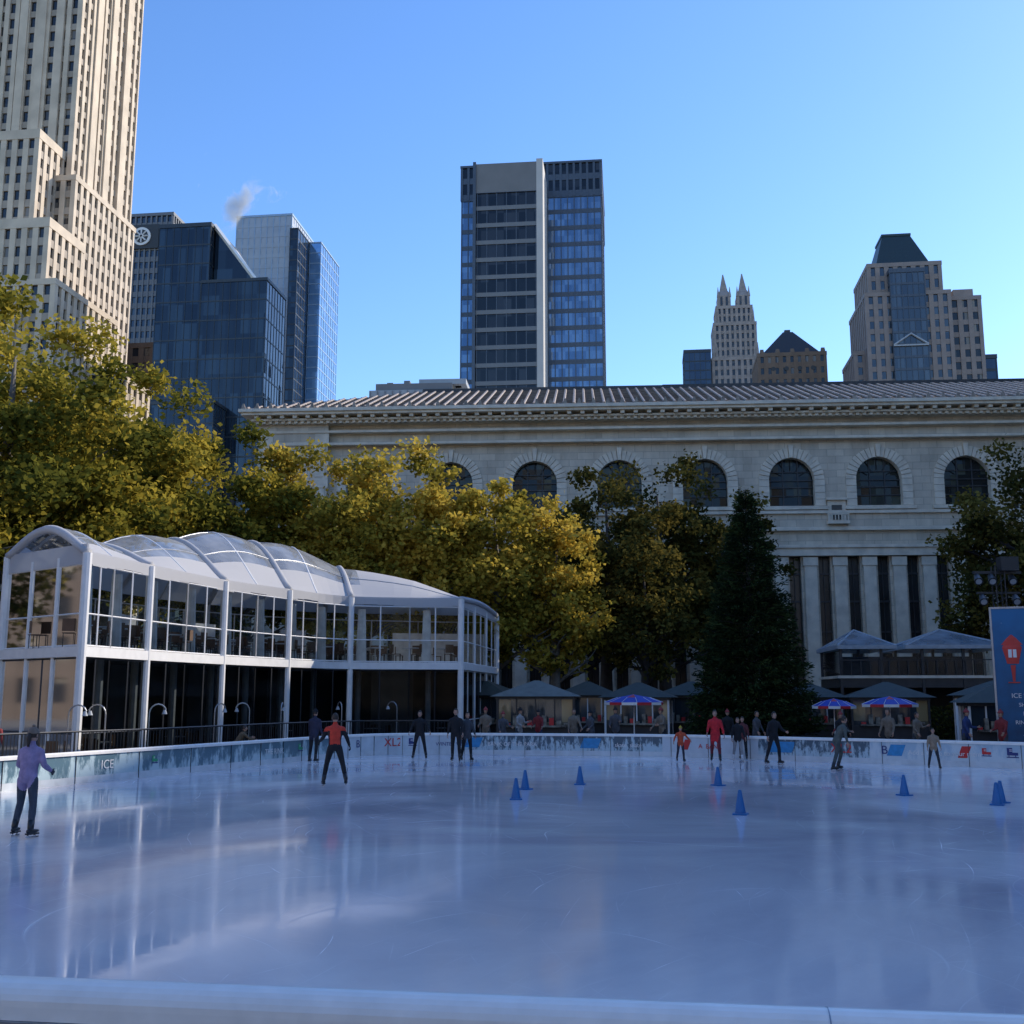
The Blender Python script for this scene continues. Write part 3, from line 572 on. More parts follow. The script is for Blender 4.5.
def glasswall(a,b_,z0,z1,nm_,gm=None,mm=None):
    t.poly([(a[0],a[1],z0),(b_[0],b_[1],z0),(b_[0],b_[1],z1),(a[0],a[1],z1)],gm or M_glass)
    mm=mm or M_white
    for k in range(nm_+1):
        x=a[0]+(b_[0]-a[0])*k/nm_; y=a[1]+(b_[1]-a[1])*k/nm_; t.tube([(x,y,z0),(x,y,z1)],.035,mm,4)
    for z in (z0+.04,z0+1.05,z1-.04): t.tube([(a[0],a[1],z),(b_[0],b_[1],z)],.028,mm,4)
for cur in (Fc,Bc):
    for i in range(0,len(cur)-1,4):
        a,b_=cur[i],cur[min(i+4,len(cur)-1)]
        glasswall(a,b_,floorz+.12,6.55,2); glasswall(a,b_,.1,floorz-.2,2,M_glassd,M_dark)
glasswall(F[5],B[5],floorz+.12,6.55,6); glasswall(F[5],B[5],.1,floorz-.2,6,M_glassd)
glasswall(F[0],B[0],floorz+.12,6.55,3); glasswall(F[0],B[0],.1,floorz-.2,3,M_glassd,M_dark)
t.build('glazing',parent=pv)
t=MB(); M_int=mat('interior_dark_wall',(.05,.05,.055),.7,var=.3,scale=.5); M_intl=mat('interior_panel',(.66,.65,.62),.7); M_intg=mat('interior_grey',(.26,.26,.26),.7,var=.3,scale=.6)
M_wood=mat('bentwood',(.12,.06,.03),.5)
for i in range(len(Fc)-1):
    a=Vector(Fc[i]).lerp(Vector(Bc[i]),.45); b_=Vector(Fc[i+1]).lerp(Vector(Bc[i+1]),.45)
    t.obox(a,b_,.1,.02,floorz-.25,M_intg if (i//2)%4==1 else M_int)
    if (i//2)%4==2 or i>34: t.obox(Vector(Fc[i]).lerp(Vector(Bc[i]),.6),Vector(Fc[i+1]).lerp(Vector(Bc[i+1]),.6),.1,floorz+.13,5.6,M_intl)  # pale panels added to brighten the upper storey behind its glass
for i in range(1,len(Fc)-1,4):
    q=Vector(Fc[i]).lerp(Vector(Bc[i]),.16); t.tube([(q.x,q.y,0),(q.x,q.y,floorz-.2)],.14,M_intl,8)
    q=Vector(Fc[i]).lerp(Vector(Bc[i]),.05)
    t.tube([(q.x,q.y,floorz+.15),(q.x,q.y,6.4)],[(.26,.06),(.18,.06)],M_intl,10)
t.build('interior_walls',parent=pv)
def table_set(mb,x,y,z):
    mb.tube([(x,y,z),(x,y,z+.72)],.03,M_steel,6); mb.tube([(x,y,z+.72),(x,y,z+.75)],.42,M_white,14); mb.tube([(x,y,z),(x,y,z+.02)],.22,M_steel,10)
    for k in range(3):
        a=k*2.1+x; cx,cy=x+.68*math.cos(a),y+.68*math.sin(a); mb.box(cx-.2,cx+.2,cy-.2,cy+.2,z+.43,z+.46,M_wood)
        for sx in (-.17,.17):
            for sy in (-.17,.17): mb.tube([(cx+sx,cy+sy,z),(cx+sx,cy+sy,z+.43)],.015,M_dark,4)
        bx,by=cx+.2*math.cos(a),cy+.2*math.sin(a); mb.obox((bx-.2*math.sin(a),by+.2*math.cos(a)),(bx+.2*math.sin(a),by-.2*math.cos(a)),.03,z+.5,z+.9,M_wood)
t=MB()
for i in range(2,len(Fc)-2,2):
    for s in (.12,.35):
        q=Vector(Fc[i]).lerp(Vector(Bc[i]),s+.02*(i%3)); table_set(t,q.x,q.y,floorz+.12)
    q=Vector(Fc[i]).lerp(Vector(Bc[i]),.2)
    if i%4: table_set(t,q.x,q.y,.02)
t.build('cafe_tables_and_chairs',parent=pv)
t=MB(); rail=[(-15.2,30),(-13.9,33),(-12.0,36.6),(-10.4,41),(-8.8,45),(-6.4,48.3),(-2,48.6)]
rc=catmull([(x,y) for x,y in rail],6,False)
for a,b_ in zip(rc[:-1],rc[1:]):
    t.tube([(a[0],a[1],1.25),(b_[0],b_[1],1.25)],.03,M_dark,5); t.tube([(a[0],a[1],.3),(b_[0],b_[1],.3)],.02,M_dark,4)
    for k in range(5):
        x=a[0]+(b_[0]-a[0])*k/5; y=a[1]+(b_[1]-a[1])*k/5; t.tube([(x,y,0),(x,y,1.25)],.014 if k else .03,M_dark,4)
t.build('terrace_railing')
for i,(x,y) in enumerate([(-13.6,34.3),(-12.1,37.3),(-10.9,41),(-9.3,45),(-7.4,48.6),(-5.2,50.5),(-12.9,35.5),(-10.1,43)]):
    t=MB(); pts=[(0,0,0),(0,0,1.75)]+[(.28*(1-math.cos(a)),0,1.75+.3*math.sin(a)) for a in [k*math.pi/8 for k in range(1,8)]]
    t.tube(pts,.025,M_steel,6); t.tube([(.5,0,1.86),(.5,0,1.72)],[.04,.09],M_gray,10); t.tube([(0,0,0),(0,0,.05)],.15,M_steel,10)
    t.build('terrace_lamp' if i==0 else 'terrace_lamp.%03d'%i,loc=(x,y,0),rz=R(30*i))
# ------------------------------------------------------------ trees
def leaves_obj(name,C,U,V,tint,mat_,parent):
    n=len(C); co=np.empty((n,4,3)); co[:,0]=C-U; co[:,1]=C-V*.6+U*.1; co[:,2]=C+U; co[:,3]=C+V*.6+U*.1
    me=bpy.data.meshes.new(name); me.vertices.add(n*4); me.vertices.foreach_set('co',co.reshape(-1))
    me.loops.add(n*4); me.loops.foreach_set('vertex_index',np.arange(n*4,dtype=np.int32))
    me.polygons.add(n); me.polygons.foreach_set('loop_start',np.arange(0,n*4,4,dtype=np.int32)); me.polygons.foreach_set('loop_total',np.full(n,4,dtype=np.int32))
    me.update(calc_edges=True); at=me.attributes.new('tint','FLOAT','FACE'); at.data.foreach_set('value',tint.astype(np.float32))
    me.materials.append(mat_); o=bpy.data.objects.new(name,me); S.collection.objects.link(o); o.parent=parent; return o
def randdir(n):
    v=rng.normal(size=(n,3)); return v/np.linalg.norm(v,axis=1)[:,None]
M_bark=mat('plane_bark',(.16,.14,.115),.9,var=.35,scale=2.5,bump=.4); M_barkd=mat('dark_bark',(.06,.05,.045),.9,var=.3,scale=3,bump=.4)
LY=leafmat('leaves_autumn_yellow',(.17,.15,.025),(.46,.36,.055),(.66,.48,.085),.42)
LG=leafmat('leaves_olive',(.09,.10,.02),(.25,.22,.033),(.50,.38,.055),.40)
LD=leafmat('leaves_dark',(.045,.05,.016),(.095,.085,.022),(.22,.17,.04),.3)
def tree(name,x,y,h,rad_,lm,nl=18000,base=.3,seed=0,bark=M_bark,leaf=.165,nc=125):
    rs=np.random.default_rng(seed); rnd=random.Random(seed)
    t=MB(); hb=h*base; top=Vector((rnd.uniform(-.6,.6),rnd.uniform(-.6,.6),h*.82)); r0=.024*h
    tp=[Vector((0,0,0)),Vector((top.x*.2,top.y*.2,hb*.6)),Vector((top.x*.35,top.y*.35,hb)),Vector((top.x*.7+rnd.uniform(-.3,.3),top.y*.7,h*.6)),top]
    t.tube(tp,[r0*1.3,r0,r0*.85,r0*.45,r0*.12],bark,9)
    cl=[]
    zc=h*(1+base)/2; rz=h*(1-base)/2*.97
    def inside(p_):
        q=math.sqrt((p_.x/rad_)**2+(p_.y/rad_)**2+((p_.z-zc)/rz)**2); return q<.98
    for k in range(13):
        a=k*2.4+rnd.uniform(-.3,.3); f=k/12; z0=hb*.9+(h*.62-hb)*f
        st=tp[2].lerp(tp[3],f) if f<1 else tp[3]; st=Vector((st.x,st.y,z0))
        ln=rad_*rnd.uniform(.6,.92)*(1-.3*f); up=ln*rnd.uniform(.35,.8)
        e=st+Vector((math.cos(a)*ln,math.sin(a)*ln,up)); mid=st.lerp(e,.5)+Vector((rnd.uniform(-.4,.4),rnd.uniform(-.4,.4),rnd.uniform(-.2,.5)))
        t.tube([st,mid,e],[r0*.42,r0*.25,r0*.06],bark,6)
        for q in range(4):
            s=st.lerp(mid,.6) if q%2 else mid.lerp(e,.3); aa=a+rnd.uniform(-1.1,1.1); l2=ln*rnd.uniform(.3,.6)
            e2=s+Vector((math.cos(aa)*l2,math.sin(aa)*l2,l2*rnd.uniform(.1,1.1))); m2=s.lerp(e2,.5)+Vector((rnd.uniform(-.2,.2),rnd.uniform(-.2,.2),.1))
            t.tube([s,m2,e2],[r0*.16,r0*.1,r0*.03],bark,5)
            if inside(e2): cl.append(e2)
        if inside(e): cl.append(e)
    ph=[rnd.uniform(0,6.28) for _ in range(4)]
    while len(cl)<nc:
        d=rs.normal(size=3); d/=np.linalg.norm(d); rr=rnd.uniform(.25,1.0)**.5
        az=math.atan2(d[1],d[0]); wob=1+.13*math.sin(3*az+ph[0])+.10*math.sin(5*az+ph[1]+4*d[2])
        rr*=.92*wob
        cl.append(Vector((d[0]*rad_*rr,d[1]*rad_*rr,zc+d[2]*rz*min(rr,1.0))))
    emp=bpy.data.objects.new(name,None); S.collection.objects.link(emp); emp.location=(x,y,0)
    t.build('trunk_and_limbs',parent=emp,smooth=True)
    cl=np.array([list(c) for c in cl]); wts=rs.uniform(.45,1,len(cl)); idx=rs.choice(len(cl),nl,p=wts/wts.sum())
    crad=rs.uniform(.6,1.2,len(cl))*rad_/5.4; ctint=rs.uniform(.12,.88,len(cl))
    d=rs.normal(size=(nl,3)); d/=np.linalg.norm(d,axis=1)[:,None]; rr=rs.uniform(0,1,nl)**.45*crad[idx]
    C=cl[idx]+d*rr[:,None]*np.array([1.3,1.3,.8]); C+=rs.normal(size=C.shape)*.2
    C[:,2]=np.maximum(C[:,2],hb*.75)
    dz=rs.normal(size=(nl,3)); dz[:,2]*=.6; dz/=np.linalg.norm(dz,axis=1)[:,None]; e2=np.cross(dz,rs.normal(size=(nl,3))); e2/=np.linalg.norm(e2,axis=1)[:,None]
    sz=rs.uniform(.6,1.25,nl)[:,None]*leaf
    tint=np.clip(ctint[idx]+rs.normal(size=nl)*.16,0,1)
    leaves_obj('foliage',C,dz*sz,e2*sz*1.25,tint,lm,emp)
T=[('plane_tree',-24.5,51,22.6,7.2,LG,40000,.27),('plane_tree.001',-21.3,58.5,21.2,6.2,LG,36000,.27),('plane_tree.002',-16.8,64,18.6,5.6,LG,30000,.27),
('plane_tree.003',-11,66,18.2,5.2,LY,30000,.27),('plane_tree.004',-5.7,67,17.8,5.0,LY,30000,.27),('plane_tree.005',-1.0,68,16.8,4.2,LY,22000,.25),('plane_tree.006',2.6,69,15.0,3.4,LY,11000,.22),
('plane_tree.007',6.4,76,19.2,5.0,LD,20000,.22),('plane_tree.008',11.0,79,20.2,5.2,LD,20000,.2),('plane_tree.009',15.6,82,19.0,4.4,LD,14000,.2),
('plane_tree.010',34.6,73,19.2,6.6,LD,24000,.2),('plane_tree.011',-33,60,21,7,LG,20000,.22),('plane_tree.012',-26,68,20,6,LG,18000,.22),('plane_tree.013',-29,44,15,5.5,LD,14000,.22),('plane_tree.014',3.0,80,17,4.5,LD,11000,.2),('plane_tree.015',8.6,72,13,3.6,LD,8000,.25)]
for i,(nm_,x,y,h,r_,lm,nl,bs) in enumerate(T):
    tree(nm_,x,y,h,r_,lm,nl,base=bs,seed=20+i,bark=M_bark if i<7 else M_barkd)
def conifer(name,x,y,h,rad_):
    emp=bpy.data.objects.new(name,None); S.collection.objects.link(emp); emp.location=(x,y,0)
    t=MB(); t.tube([(0,0,0),(0,0,h*.5),(0,0,h*.98)],[.22,.13,.02],M_barkd,8)
    rs=np.random.default_rng(5); Cs=[];Us=[];Vs=[];Ts=[]
    z=.7
    while z<h*.97:
        f=(z-.7)/(h-.7); nbr=int(20*(1-f)+5)
        for q in range(nbr):
            a=rs.uniform(0,2*math.pi); zz=z+rs.uniform(-.2,.2); ln=rad_*(1-f)**.78*rs.uniform(.78,1.1)+.12
            dirv=np.array([math.cos(a),math.sin(a),-.12+.35*f]); nl=int(18+60*ln/rad_)
            s=rs.uniform(.35,1.0,nl); base=np.array([0,0,zz])+dirv*(ln*s)[:,None]; base[:,2]+= .25*ln*(s**2)*.6
            wd=.30*(1.1-s)*ln*.6+.08
            side=np.array([-math.sin(a),math.cos(a),0]); base+=side*(rs.normal(size=nl)*wd)[:,None]; base[:,2]+=rs.normal(size=nl)*.09
            u=dirv+rs.normal(size=(nl,3))*.45; u/=np.linalg.norm(u,axis=1)[:,None]; v=np.cross(u,rs.normal(size=(nl,3))); v/=np.linalg.norm(v,axis=1)[:,None]
            Cs.append(base);Us.append(u*rs.uniform(.1,.17,nl)[:,None]);Vs.append(v*.055);Ts.append(np.clip(rs.normal(size=nl)*.15+rs.uniform(.1,.9)*.7+.3*(s-.6),0,1))
            if q%3==0: t.tube([(0,0,zz),tuple(np.array([0,0,zz])+dirv*ln*.9)],[.03,.008],M_barkd,4)
        z+=.19
    t.build('trunk',parent=emp); M_nd=leafmat('conifer_needles',(.014,.022,.011),(.030,.048,.019),(.07,.095,.03),.15)
    leaves_obj('needles',np.vstack(Cs),np.vstack(Us),np.vstack(Vs),np.concatenate(Ts),M_nd,emp)
conifer('christmas_tree',11.75,54.5,12.6,3.1)
# ------------------------------------------------------------ kiosks, umbrellas, banner, cones, lights
M_green=mat('dark_green_canopy',(.03,.04,.03),.6,var=.2); M_kg=winglass('kiosk_glass',(.03,.04,.045),.8,1.2,rough=.06,light=(.35,.25,.12),pl=.3)
M_kroof=mat('grey_green_roof',(.12,.125,.10),.5,var=.2)
M_goods=mat('market_goods',(.20,.11,.07),.7,var=.8,scale=4,col2=(.4,.34,.25))
def kiosk(i,x,y,w,d,h,roofm,rz):
    t=MB(); a=w/2; b_=d/2
    t.box(-a,a,-b_,b_,0,.9,M_dark); t.box(-a+.06,a-.06,-b_+.06,b_-.06,.9,h,M_kg); t.box(-a*.8,a*.8,-b_-.25,-b_-.003,.86,.95,M_goods)
    for k in range(9):
        xx=-a*.78+k*a*.19; t.box(xx,xx+a*.12,-b_-.2,-b_-.02,.95,1.05+.12*((k*7)%4),M_goods if k%3 else M_red)
    for sx in (-a,a):
        for sy in (-b_,b_): t.box(sx-.05,sx+.05,sy-.05,sy+.05,0,h,M_white if i%2 else M_dark)
    for k in range(1,4): t.box(-a+w*k/4-.03,-a+w*k/4+.03,-b_-.01,-b_+.08,.95,h,M_white if i%2 else M_dark)
    t.box(-a-.1,a+.1,-b_-.1,b_+.1,h,h+.14,M_dark)
    t.frust(-a-.35,a+.35,-b_-.35,b_+.35,h+.14,-.12,.12,-.12,.12,h+.9,roofm)
    t.build('market_kiosk' if i==0 else 'market_kiosk.%03d'%i,loc=(x,y,0),rz=rz)
for i,(x,y,w,d,h,rm) in enumerate([(1.2,54,3.6,2.6,2.15,M_kroof),(6.6,58,3.2,2.6,2.1,M_green),(-1.4,60,3,2.5,2.2,M_green),(15.6,59,3.0,2.6,2.1,M_green),(18.8,56,3.6,2.6,2.1,M_green),(22.8,52,4,2.8,2.2,M_green),(26.5,50,3.2,2.6,2.3,M_kroof),(20.4,47,2.6,2.2,1.9,M_green),(10,62,3,2.5,2.2,M_green),(4.2,62,3,2.5,2.2,M_green)]):
    kiosk(i,x,y,w,d,h,rm,R(-8*(i%3)-4))
t=MB(); t.box(-4.6,4.2,0,6,2.75,3.25,M_dark); t.box(-4.7,4.3,-.1,6.1,3.25,3.4,M_stone2)
for k in range(5):
    for yy in (0,6): t.box(-4.5+k*2.15-.07,-4.5+k*2.15+.07,yy-.07,yy+.07,0,5.0,M_dark)
t.poly([(-4.5,0,3.4),(4.1,0,3.4),(4.1,0,4.9),(-4.5,0,4.9)],M_glass); t.poly([(-4.5,0,3.4),(-4.5,6,3.4),(-4.5,6,4.9),(-4.5,0,4.9)],M_glass)
t.box(-4.5,4.1,5.8,5.9,3.4,4.6,M_int); t.box(-4.5,4.1,4,5.5,0,2.75,M_int)
M_fabg=thinglass('translucent_canopy',(.6,.64,.68),.02,.35,(.45,.5,.55),1.4)
for (a,b_) in ((-4.7,-1.6),(-1.1,4.3)):
    c=(a+b_)/2
    for (p0,p1) in (((a,-.3),(b_,-.3)),((b_,-.3),(b_,6.3)),((b_,6.3),(a,6.3)),((a,6.3),(a,-.3))):
        t.poly([(*p0,5.0),(*p1,5.0),(c,3,6.0)],M_fabg); t.tube([(*p0,5.0),(c,3,6.02)],.05,M_gray,5)
        t.obox(p0,p1,.08,4.82,5.02,M_gray)
for k in range(18): t.box(-4.5+k*.5,-4.46+k*.5,-.16,-.12,3.4,4.2,M_dark)
t.box(-4.6,4.2,-.17,-.11,4.2,4.26,M_dark)
t.build('raised_bar_pavilion',loc=(22.4,60,0),rz=R(-6))
def umbrella(i,x,y,h,r_,m1,m2):
    t=MB(); t.tube([(0,0,0),(0,0,h)],.03,M_white,6); K_=12
    for k in range(K_):
        a0,a1=2*math.pi*k/K_,2*math.pi*(k+1)/K_; m=m1 if k%4 else m2
        p0=(0,0,h); p1=(r_*.55*math.cos(a0),r_*.55*math.sin(a0),h-.13); p2=(r_*.55*math.cos(a1),r_*.55*math.sin(a1),h-.13)
        p3=(r_*math.cos(a0),r_*math.sin(a0),h-.34); p4=(r_*math.cos(a1),r_*math.sin(a1),h-.34)
        t.poly([p0,p1,p2],m); t.poly([p1,p3,p4,p2],m1); t.poly([p3,(p3[0],p3[1],h-.46),(p4[0],p4[1],h-.46),p4],m2 if k%2 else M_white)
        t.tube([p1,p3],.012,M_white,4)
    t.tube([(0,0,0),(0,0,.08)],.3,M_dark,12); t.build('patio_umbrella' if i==0 else 'patio_umbrella.%03d'%i,loc=(x,y,0))
M_bl=mat('umbrella_blue',(.01,.04,.36),.6); M_rd=mat('umbrella_red',(.5,.02,.03),.6)
umbrella(0,5.4,49.5,2.38,1.3,M_bl,M_rd); umbrella(1,16.4,48.5,2.3,1.2,M_bl,M_rd); umbrella(2,14.7,51,2.2,1.0,M_bl,M_rd); umbrella(3,23.4,49,2.6,1.3,M_green,M_green)
m,nt,out=nmat('banner_blue'); p=N(nt,'ShaderNodeBsdfPrincipled'); p.inputs['Roughness'].default_value=.5; tc=N(nt,'ShaderNodeTexCoord')
vo=N(nt,'ShaderNodeTexVoronoi'); vo.inputs['Scale'].default_value=3.2; L(nt,tc.outputs['Object'],vo.inputs[0]); r=N(nt,'ShaderNodeMapRange'); r.inputs[1].default_value=.05; r.inputs[2].default_value=.10; r.inputs[3].default_value=.5; r.inputs[4].default_value=0
L(nt,vo.outputs['Distance'],r.inputs[0]); sp=N(nt,'ShaderNodeSeparateXYZ'); L(nt,tc.outputs['Object'],sp.inputs[0]); gr=N(nt,'ShaderNodeMapRange'); gr.inputs[1].default_value=0; gr.inputs[2].default_value=5.5; L(nt,sp.outputs[2],gr.inputs[0])
no=N(nt,'ShaderNodeTexNoise'); no.inputs['Scale'].default_value=1.6; no.inputs['Detail'].default_value=6; L(nt,tc.outputs['Object'],no.inputs[0])
ga=N(nt,'ShaderNodeMath',operation='MULTIPLY_ADD'); ga.inputs[1].default_value=1.2; L(nt,no.outputs[0],ga.inputs[0]); L(nt,gr.outputs[0],ga.inputs[2]); gs=N(nt,'ShaderNodeMath',operation='SUBTRACT'); gs.inputs[1].default_value=.6; L(nt,ga.outputs[0],gs.inputs[0])
a_=N(nt,'ShaderNodeMix',data_type='RGBA'); a_.inputs[6].default_value=(.015,.06,.13,1); a_.inputs[7].default_value=(.015,.15,.33,1); L(nt,gs.outputs[0],a_.inputs[0])
x_=N(nt,'ShaderNodeMix',data_type='RGBA'); L(nt,r.outputs[0],x_.inputs[0]); L(nt,a_.outputs[2],x_.inputs[6]); x_.inputs[7].default_value=(.15,.3,.45,1); L(nt,x_.outputs[2],p.inputs['Base Color']); L(nt,p.outputs[0],out.inputs[0])
bn=MB(); bn.box(-.05,3.4,0,.12,.3,5.55,m); bn.box(-.12,-.05,-.03,.15,0,5.62,M_steel); bn.box(3.4,3.5,-.03,.15,0,5.6,M_steel); bn.box(-.05,3.4,-.02,.14,5.55,5.62,M_steel)
M_lr=mat('lantern_red',(.62,.04,.03),.4,var=.1)
LX=.58; Zo=-.05
bn.tube([(LX,-.004,3.55+Zo),(LX,-.004,3.75+Zo),(LX,-.004,4.15+Zo),(LX,-.004,4.25+Zo)],[(.2,.02),(.24,.03),(.34,.03),(.28,.02)],M_lr,16,side=(1,0,0))
bn.tube([(LX,-.006,4.25+Zo),(LX,-.006,4.5+Zo),(LX,-.006,4.62+Zo)],[(.37,.03),(.16,.03),(.03,.01)],M_lr,16,side=(1,0,0)); bn.tube([(LX,-.006,2.9+Zo),(LX,-.006,3.5+Zo)],[(.04,.02),(.09,.02)],M_lr,10,side=(1,0,0))
bn.box(LX-.14,LX+.14,-.045,-.03,3.78+Zo,4.08+Zo,M_white); bn.box(LX-.02,LX+.02,-.05,-.046,3.78+Zo,4.08+Zo,M_lr); bn.box(LX-.2,LX+.2,-.03,-.01,2.84+Zo,2.88+Zo,M_lr)
banner=bn.build('winter_village_banner',loc=(18.1,41.5,0),rz=R(-20))
for k,(tx,sz) in enumerate((('ICE SKATING',.24),('SHOPPING',.2),('EATING',.2),('RINKSIDE BAR',.2))):
    label(tx,1.15,-.02,2.25-k*.32,sz,0,M_white,banner)
t=MB()
for sx in (-.18,.18):
    for sy in (-.18,.18): t.tube([(sx,sy,0),(sx,sy,7.4)],.03,M_dark,5)
for k in range(15):
    z=k*.5; s=1 if k%2 else -1
    t.tube([(-.18*s,-.18,z),(.18*s,-.18,z+.45)],.015,M_dark,4); t.tube([(-.18,-.18*s,z),(-.18,.18*s,z+.45)],.015,M_dark,4)
t.box(-1,.9,-.06,.06,7.1,7.2,M_dark); t.box(-.9,.8,-.06,.06,6.3,6.38,M_dark)
for (xx,zz) in ((-.85,7.1),(-.3,7.1),(.5,7.1),(-.7,6.3),(.6,6.3)):
    t.tube([(xx,-.0,zz-.08),(xx-.1,-.4,zz-.35)],[.11,.17],M_dark,10); t.tube([(xx-.1,-.4,zz-.35),(xx-.102,-.41,zz-.357)],.12,M_gray,10)
t.box(.0,.7,-.35,.1,7.2,7.75,M_dark)
t.build('floodlight_mast',loc=(19.3,43.5,0))
M_cone=mat('cone_blue',(.01,.13,.36),.45,var=.1)
for i,(x,y) in enumerate([(.09,25.7),(.33,28.4),(1.8,29.9),(5.4,29.6),(4.53,22.5),(9.26,26.7),(10.45,24.4),(10.75,24.9)]):
    t=MB(); t.box(-.14,.14,-.14,.14,0,.03,M_cone); t.tube([(0,0,.03),(0,0,.46),(0,0,.48)],[.11,.035,.02],M_cone,18)
    t.build('traffic_cone' if i==0 else 'traffic_cone.%03d'%i,loc=(x,y,.012),rz=i*.7)
# ------------------------------------------------------------ people
M_skin=mat('skin',(.45,.26,.18),.55,var=.08,scale=20); M_hair=mat('hair_brown',(.035,.02,.012),.6); M_eyew=mat('eye_white',(.7,.7,.7),.2); M_eye=mat('iris',(.02,.015,.01),.2); M_lip=mat('lip',(.30,.08,.07),.5)
M_bootb=mat('boot_black',(.015,.015,.017),.35); M_bootw=mat('boot_white',(.65,.65,.65),.4); M_blade=mat('skate_blade_steel',(.5,.5,.52),.2,.9)
cm={}
def cloth(c):
    k=tuple(c)
    if k not in cm: cm[k]=mat('cloth_%d'%len(cm),c,.85,var=.22,scale=9,bump=.5)
    return cm[k]
def segd(p,a,b_):
    ab=b_-a; t_=max(0,min(1,(p-a).dot(ab)/max(ab.length_squared,1e-9))); return (p-(a+ab*t_)).length,t_
def person(name,x,y,heading,h=1.75,top=(.02,.02,.025),pants=(.02,.02,.025),lean=5,legs=((10,4,10),(-8,4,12)),arms=((10,12,15),(-5,12,20)),hat=None,boots='b',hair=True,skates=True,gloves=None,look=0,accent=None,vox=.024,z=.012,coat=0,scarf=None,female=False):
    s=h/1.78
    spd=Vector((0,math.sin(R(lean)),math.cos(R(lean)))); pel=Vector((0,0,0))
    T_top=cloth(top); T_p=cloth(pants)
    t=MB(); sw=.175 if female else .19; jk=.014
    def sp_(u): return pel+spd*u
    tr=[(-.13,.10,.09),(-.08,.16,.12),(0,.168,.125),(.13,.145+jk,.108+jk),(.30,.17+jk,.118+jk),(.42,sw+jk,.112+jk),(.49,.135,.09),(.53,.065,.06),(.60,.054,.054)]
    if coat: tr[0]=(-.3,.19,.15); tr[1]=(-.15,.18,.14)
    t.tube([sp_(u) for u,_,_ in tr],[(a,b_) for _,a,b_ in tr],T_top,14,side=(1,0,0))
    segs=[(sp_(-.30 if coat else -.09),sp_(.5),T_top,.17)]; segs.append((sp_(.53),sp_(.62),M_skin,.055))
    feet=[]
    for sd_,(f,a,k) in zip((-1,1),legs):
        hp=pel+Vector((sd_*.095,0,-.04)); f_,a_,k_=R(f),R(a),R(k)
        th=Vector((sd_*math.sin(a_),math.sin(f_)*math.cos(a_),-math.cos(f_)*math.cos(a_))).normalized(); kn=hp+th*.43
        sh=Vector((sd_*math.sin(a_)*.8,math.sin(f_-k_),-math.cos(f_-k_))).normalized(); an=kn+sh*.40
        t.tube([hp,hp.lerp(kn,.3),kn,kn.lerp(an,.35),an],[.094,.09,.064,.064,.048],T_p,12)
        segs+=[(hp,kn,T_p,.08),(kn,an,T_p,.055)]; feet.append((an,sh,f-k))
    hands=[]
    for sd_,(f,a,e) in zip((-1,1),arms):
        s0=sp_(.445)+Vector((sd_*(sw-.01),0,0)); f_,a_,e_=R(f+lean*.5),R(a),R(e)
        u=Vector((sd_*math.sin(a_),math.sin(f_)*math.cos(a_),-math.cos(f_)*math.cos(a_))).normalized(); el=s0+u*.28
        fo=Vector((sd_*math.sin(a_)*(.7 if e<50 else -.2),math.sin(f_+e_),-math.cos(f_+e_))).normalized(); wr=el+fo*.25
        t.tube([s0-Vector((sd_*.05,0,-.01)),s0+u*.03,s0.lerp(el,.6),el,el.lerp(wr,.3),wr],[.055,.07,.058,.052,.05,.035],T_top,12)
        segs+=[(s0,el,T_top,.055),(el,wr,T_top,.045)]; hands.append((wr,fo,sd_))
    tmp=t.build('tmp'); md=tmp.modifiers.new('r','REMESH'); md.mode='VOXEL'; md.voxel_size=vox; md.use_smooth_shade=True
    ms_=tmp.modifiers.new('s','SMOOTH'); ms_.factor=.5; ms_.iterations=2
    dg=bpy.context.evaluated_depsgraph_get(); ev=tmp.evaluated_get(dg); me=ev.to_mesh()
    o=MB(); o.v=[tuple(v.co) for v in me.vertices]; o.f=[tuple(p_.vertices) for p_ in me.polygons]
    for p_ in me.polygons:
        c=Vector(p_.center); best=None;bd=9
        for a,b_,m,rr in segs:
            d,_=segd(c,a,b_); d-=rr
            if d<bd: bd=d;best=m
        if accent and best is T_top:
            u=(c-pel).dot(spd)
            if u<.02 or (abs(c.x)>.13 and u<.36) : best=cloth(accent)
        o.m.append(o.mi(best))
    ev.to_mesh_clear(); bpy.data.objects.remove(tmp)
    hm=cloth(gloves) if gloves else M_skin
    for wr,fo,sd_ in hands:
        acr=Vector((0,1,0))-fo*fo.y
        if acr.length<.3: acr=Vector((0,0,1))-fo*fo.z
        acr.normalize(); pn=Vector((-sd_,0,0)); pn=(pn-fo*pn.dot(fo)-acr*pn.dot(acr)); pn=pn.normalized() if pn.length>.1 else fo.cross(acr)
        o.tube([wr-fo*.02,wr+fo*.02,wr+fo*.06,wr+fo*.09],[(.026,.022),(.034,.018),(.04,.016),(.038,.013)],hm,10,side=acr)
        for q,(off,ln) in enumerate(((.030,.068),(.010,.078),(-.010,.072),(-.029,.056))):
            b0=wr+fo*.085+acr*off; b1=b0+fo*ln*.5+pn*.008; b2=b1+fo*ln*.3+pn*.022; b3=b2+fo*ln*.14+pn*.02
            o.tube([b0,b1,b2,b3],[.0095,.009,.008,.006],hm,6)
        b0=wr+fo*.03+acr*.034; o.tube([b0,b0+acr*.024+fo*.028,b0+acr*.03+fo*.055+pn*.012],[.012,.010,.007],hm,6)
    rm=Matrix.Rotation(R(look),3,'Z')@Matrix.Rotation(-R(lean*.4),3,'X'); hc=sp_(.53)+Vector((0,.015+.02*math.sin(R(lean)),.165))
    def hp_(v): return hc+rm@Vector(v)
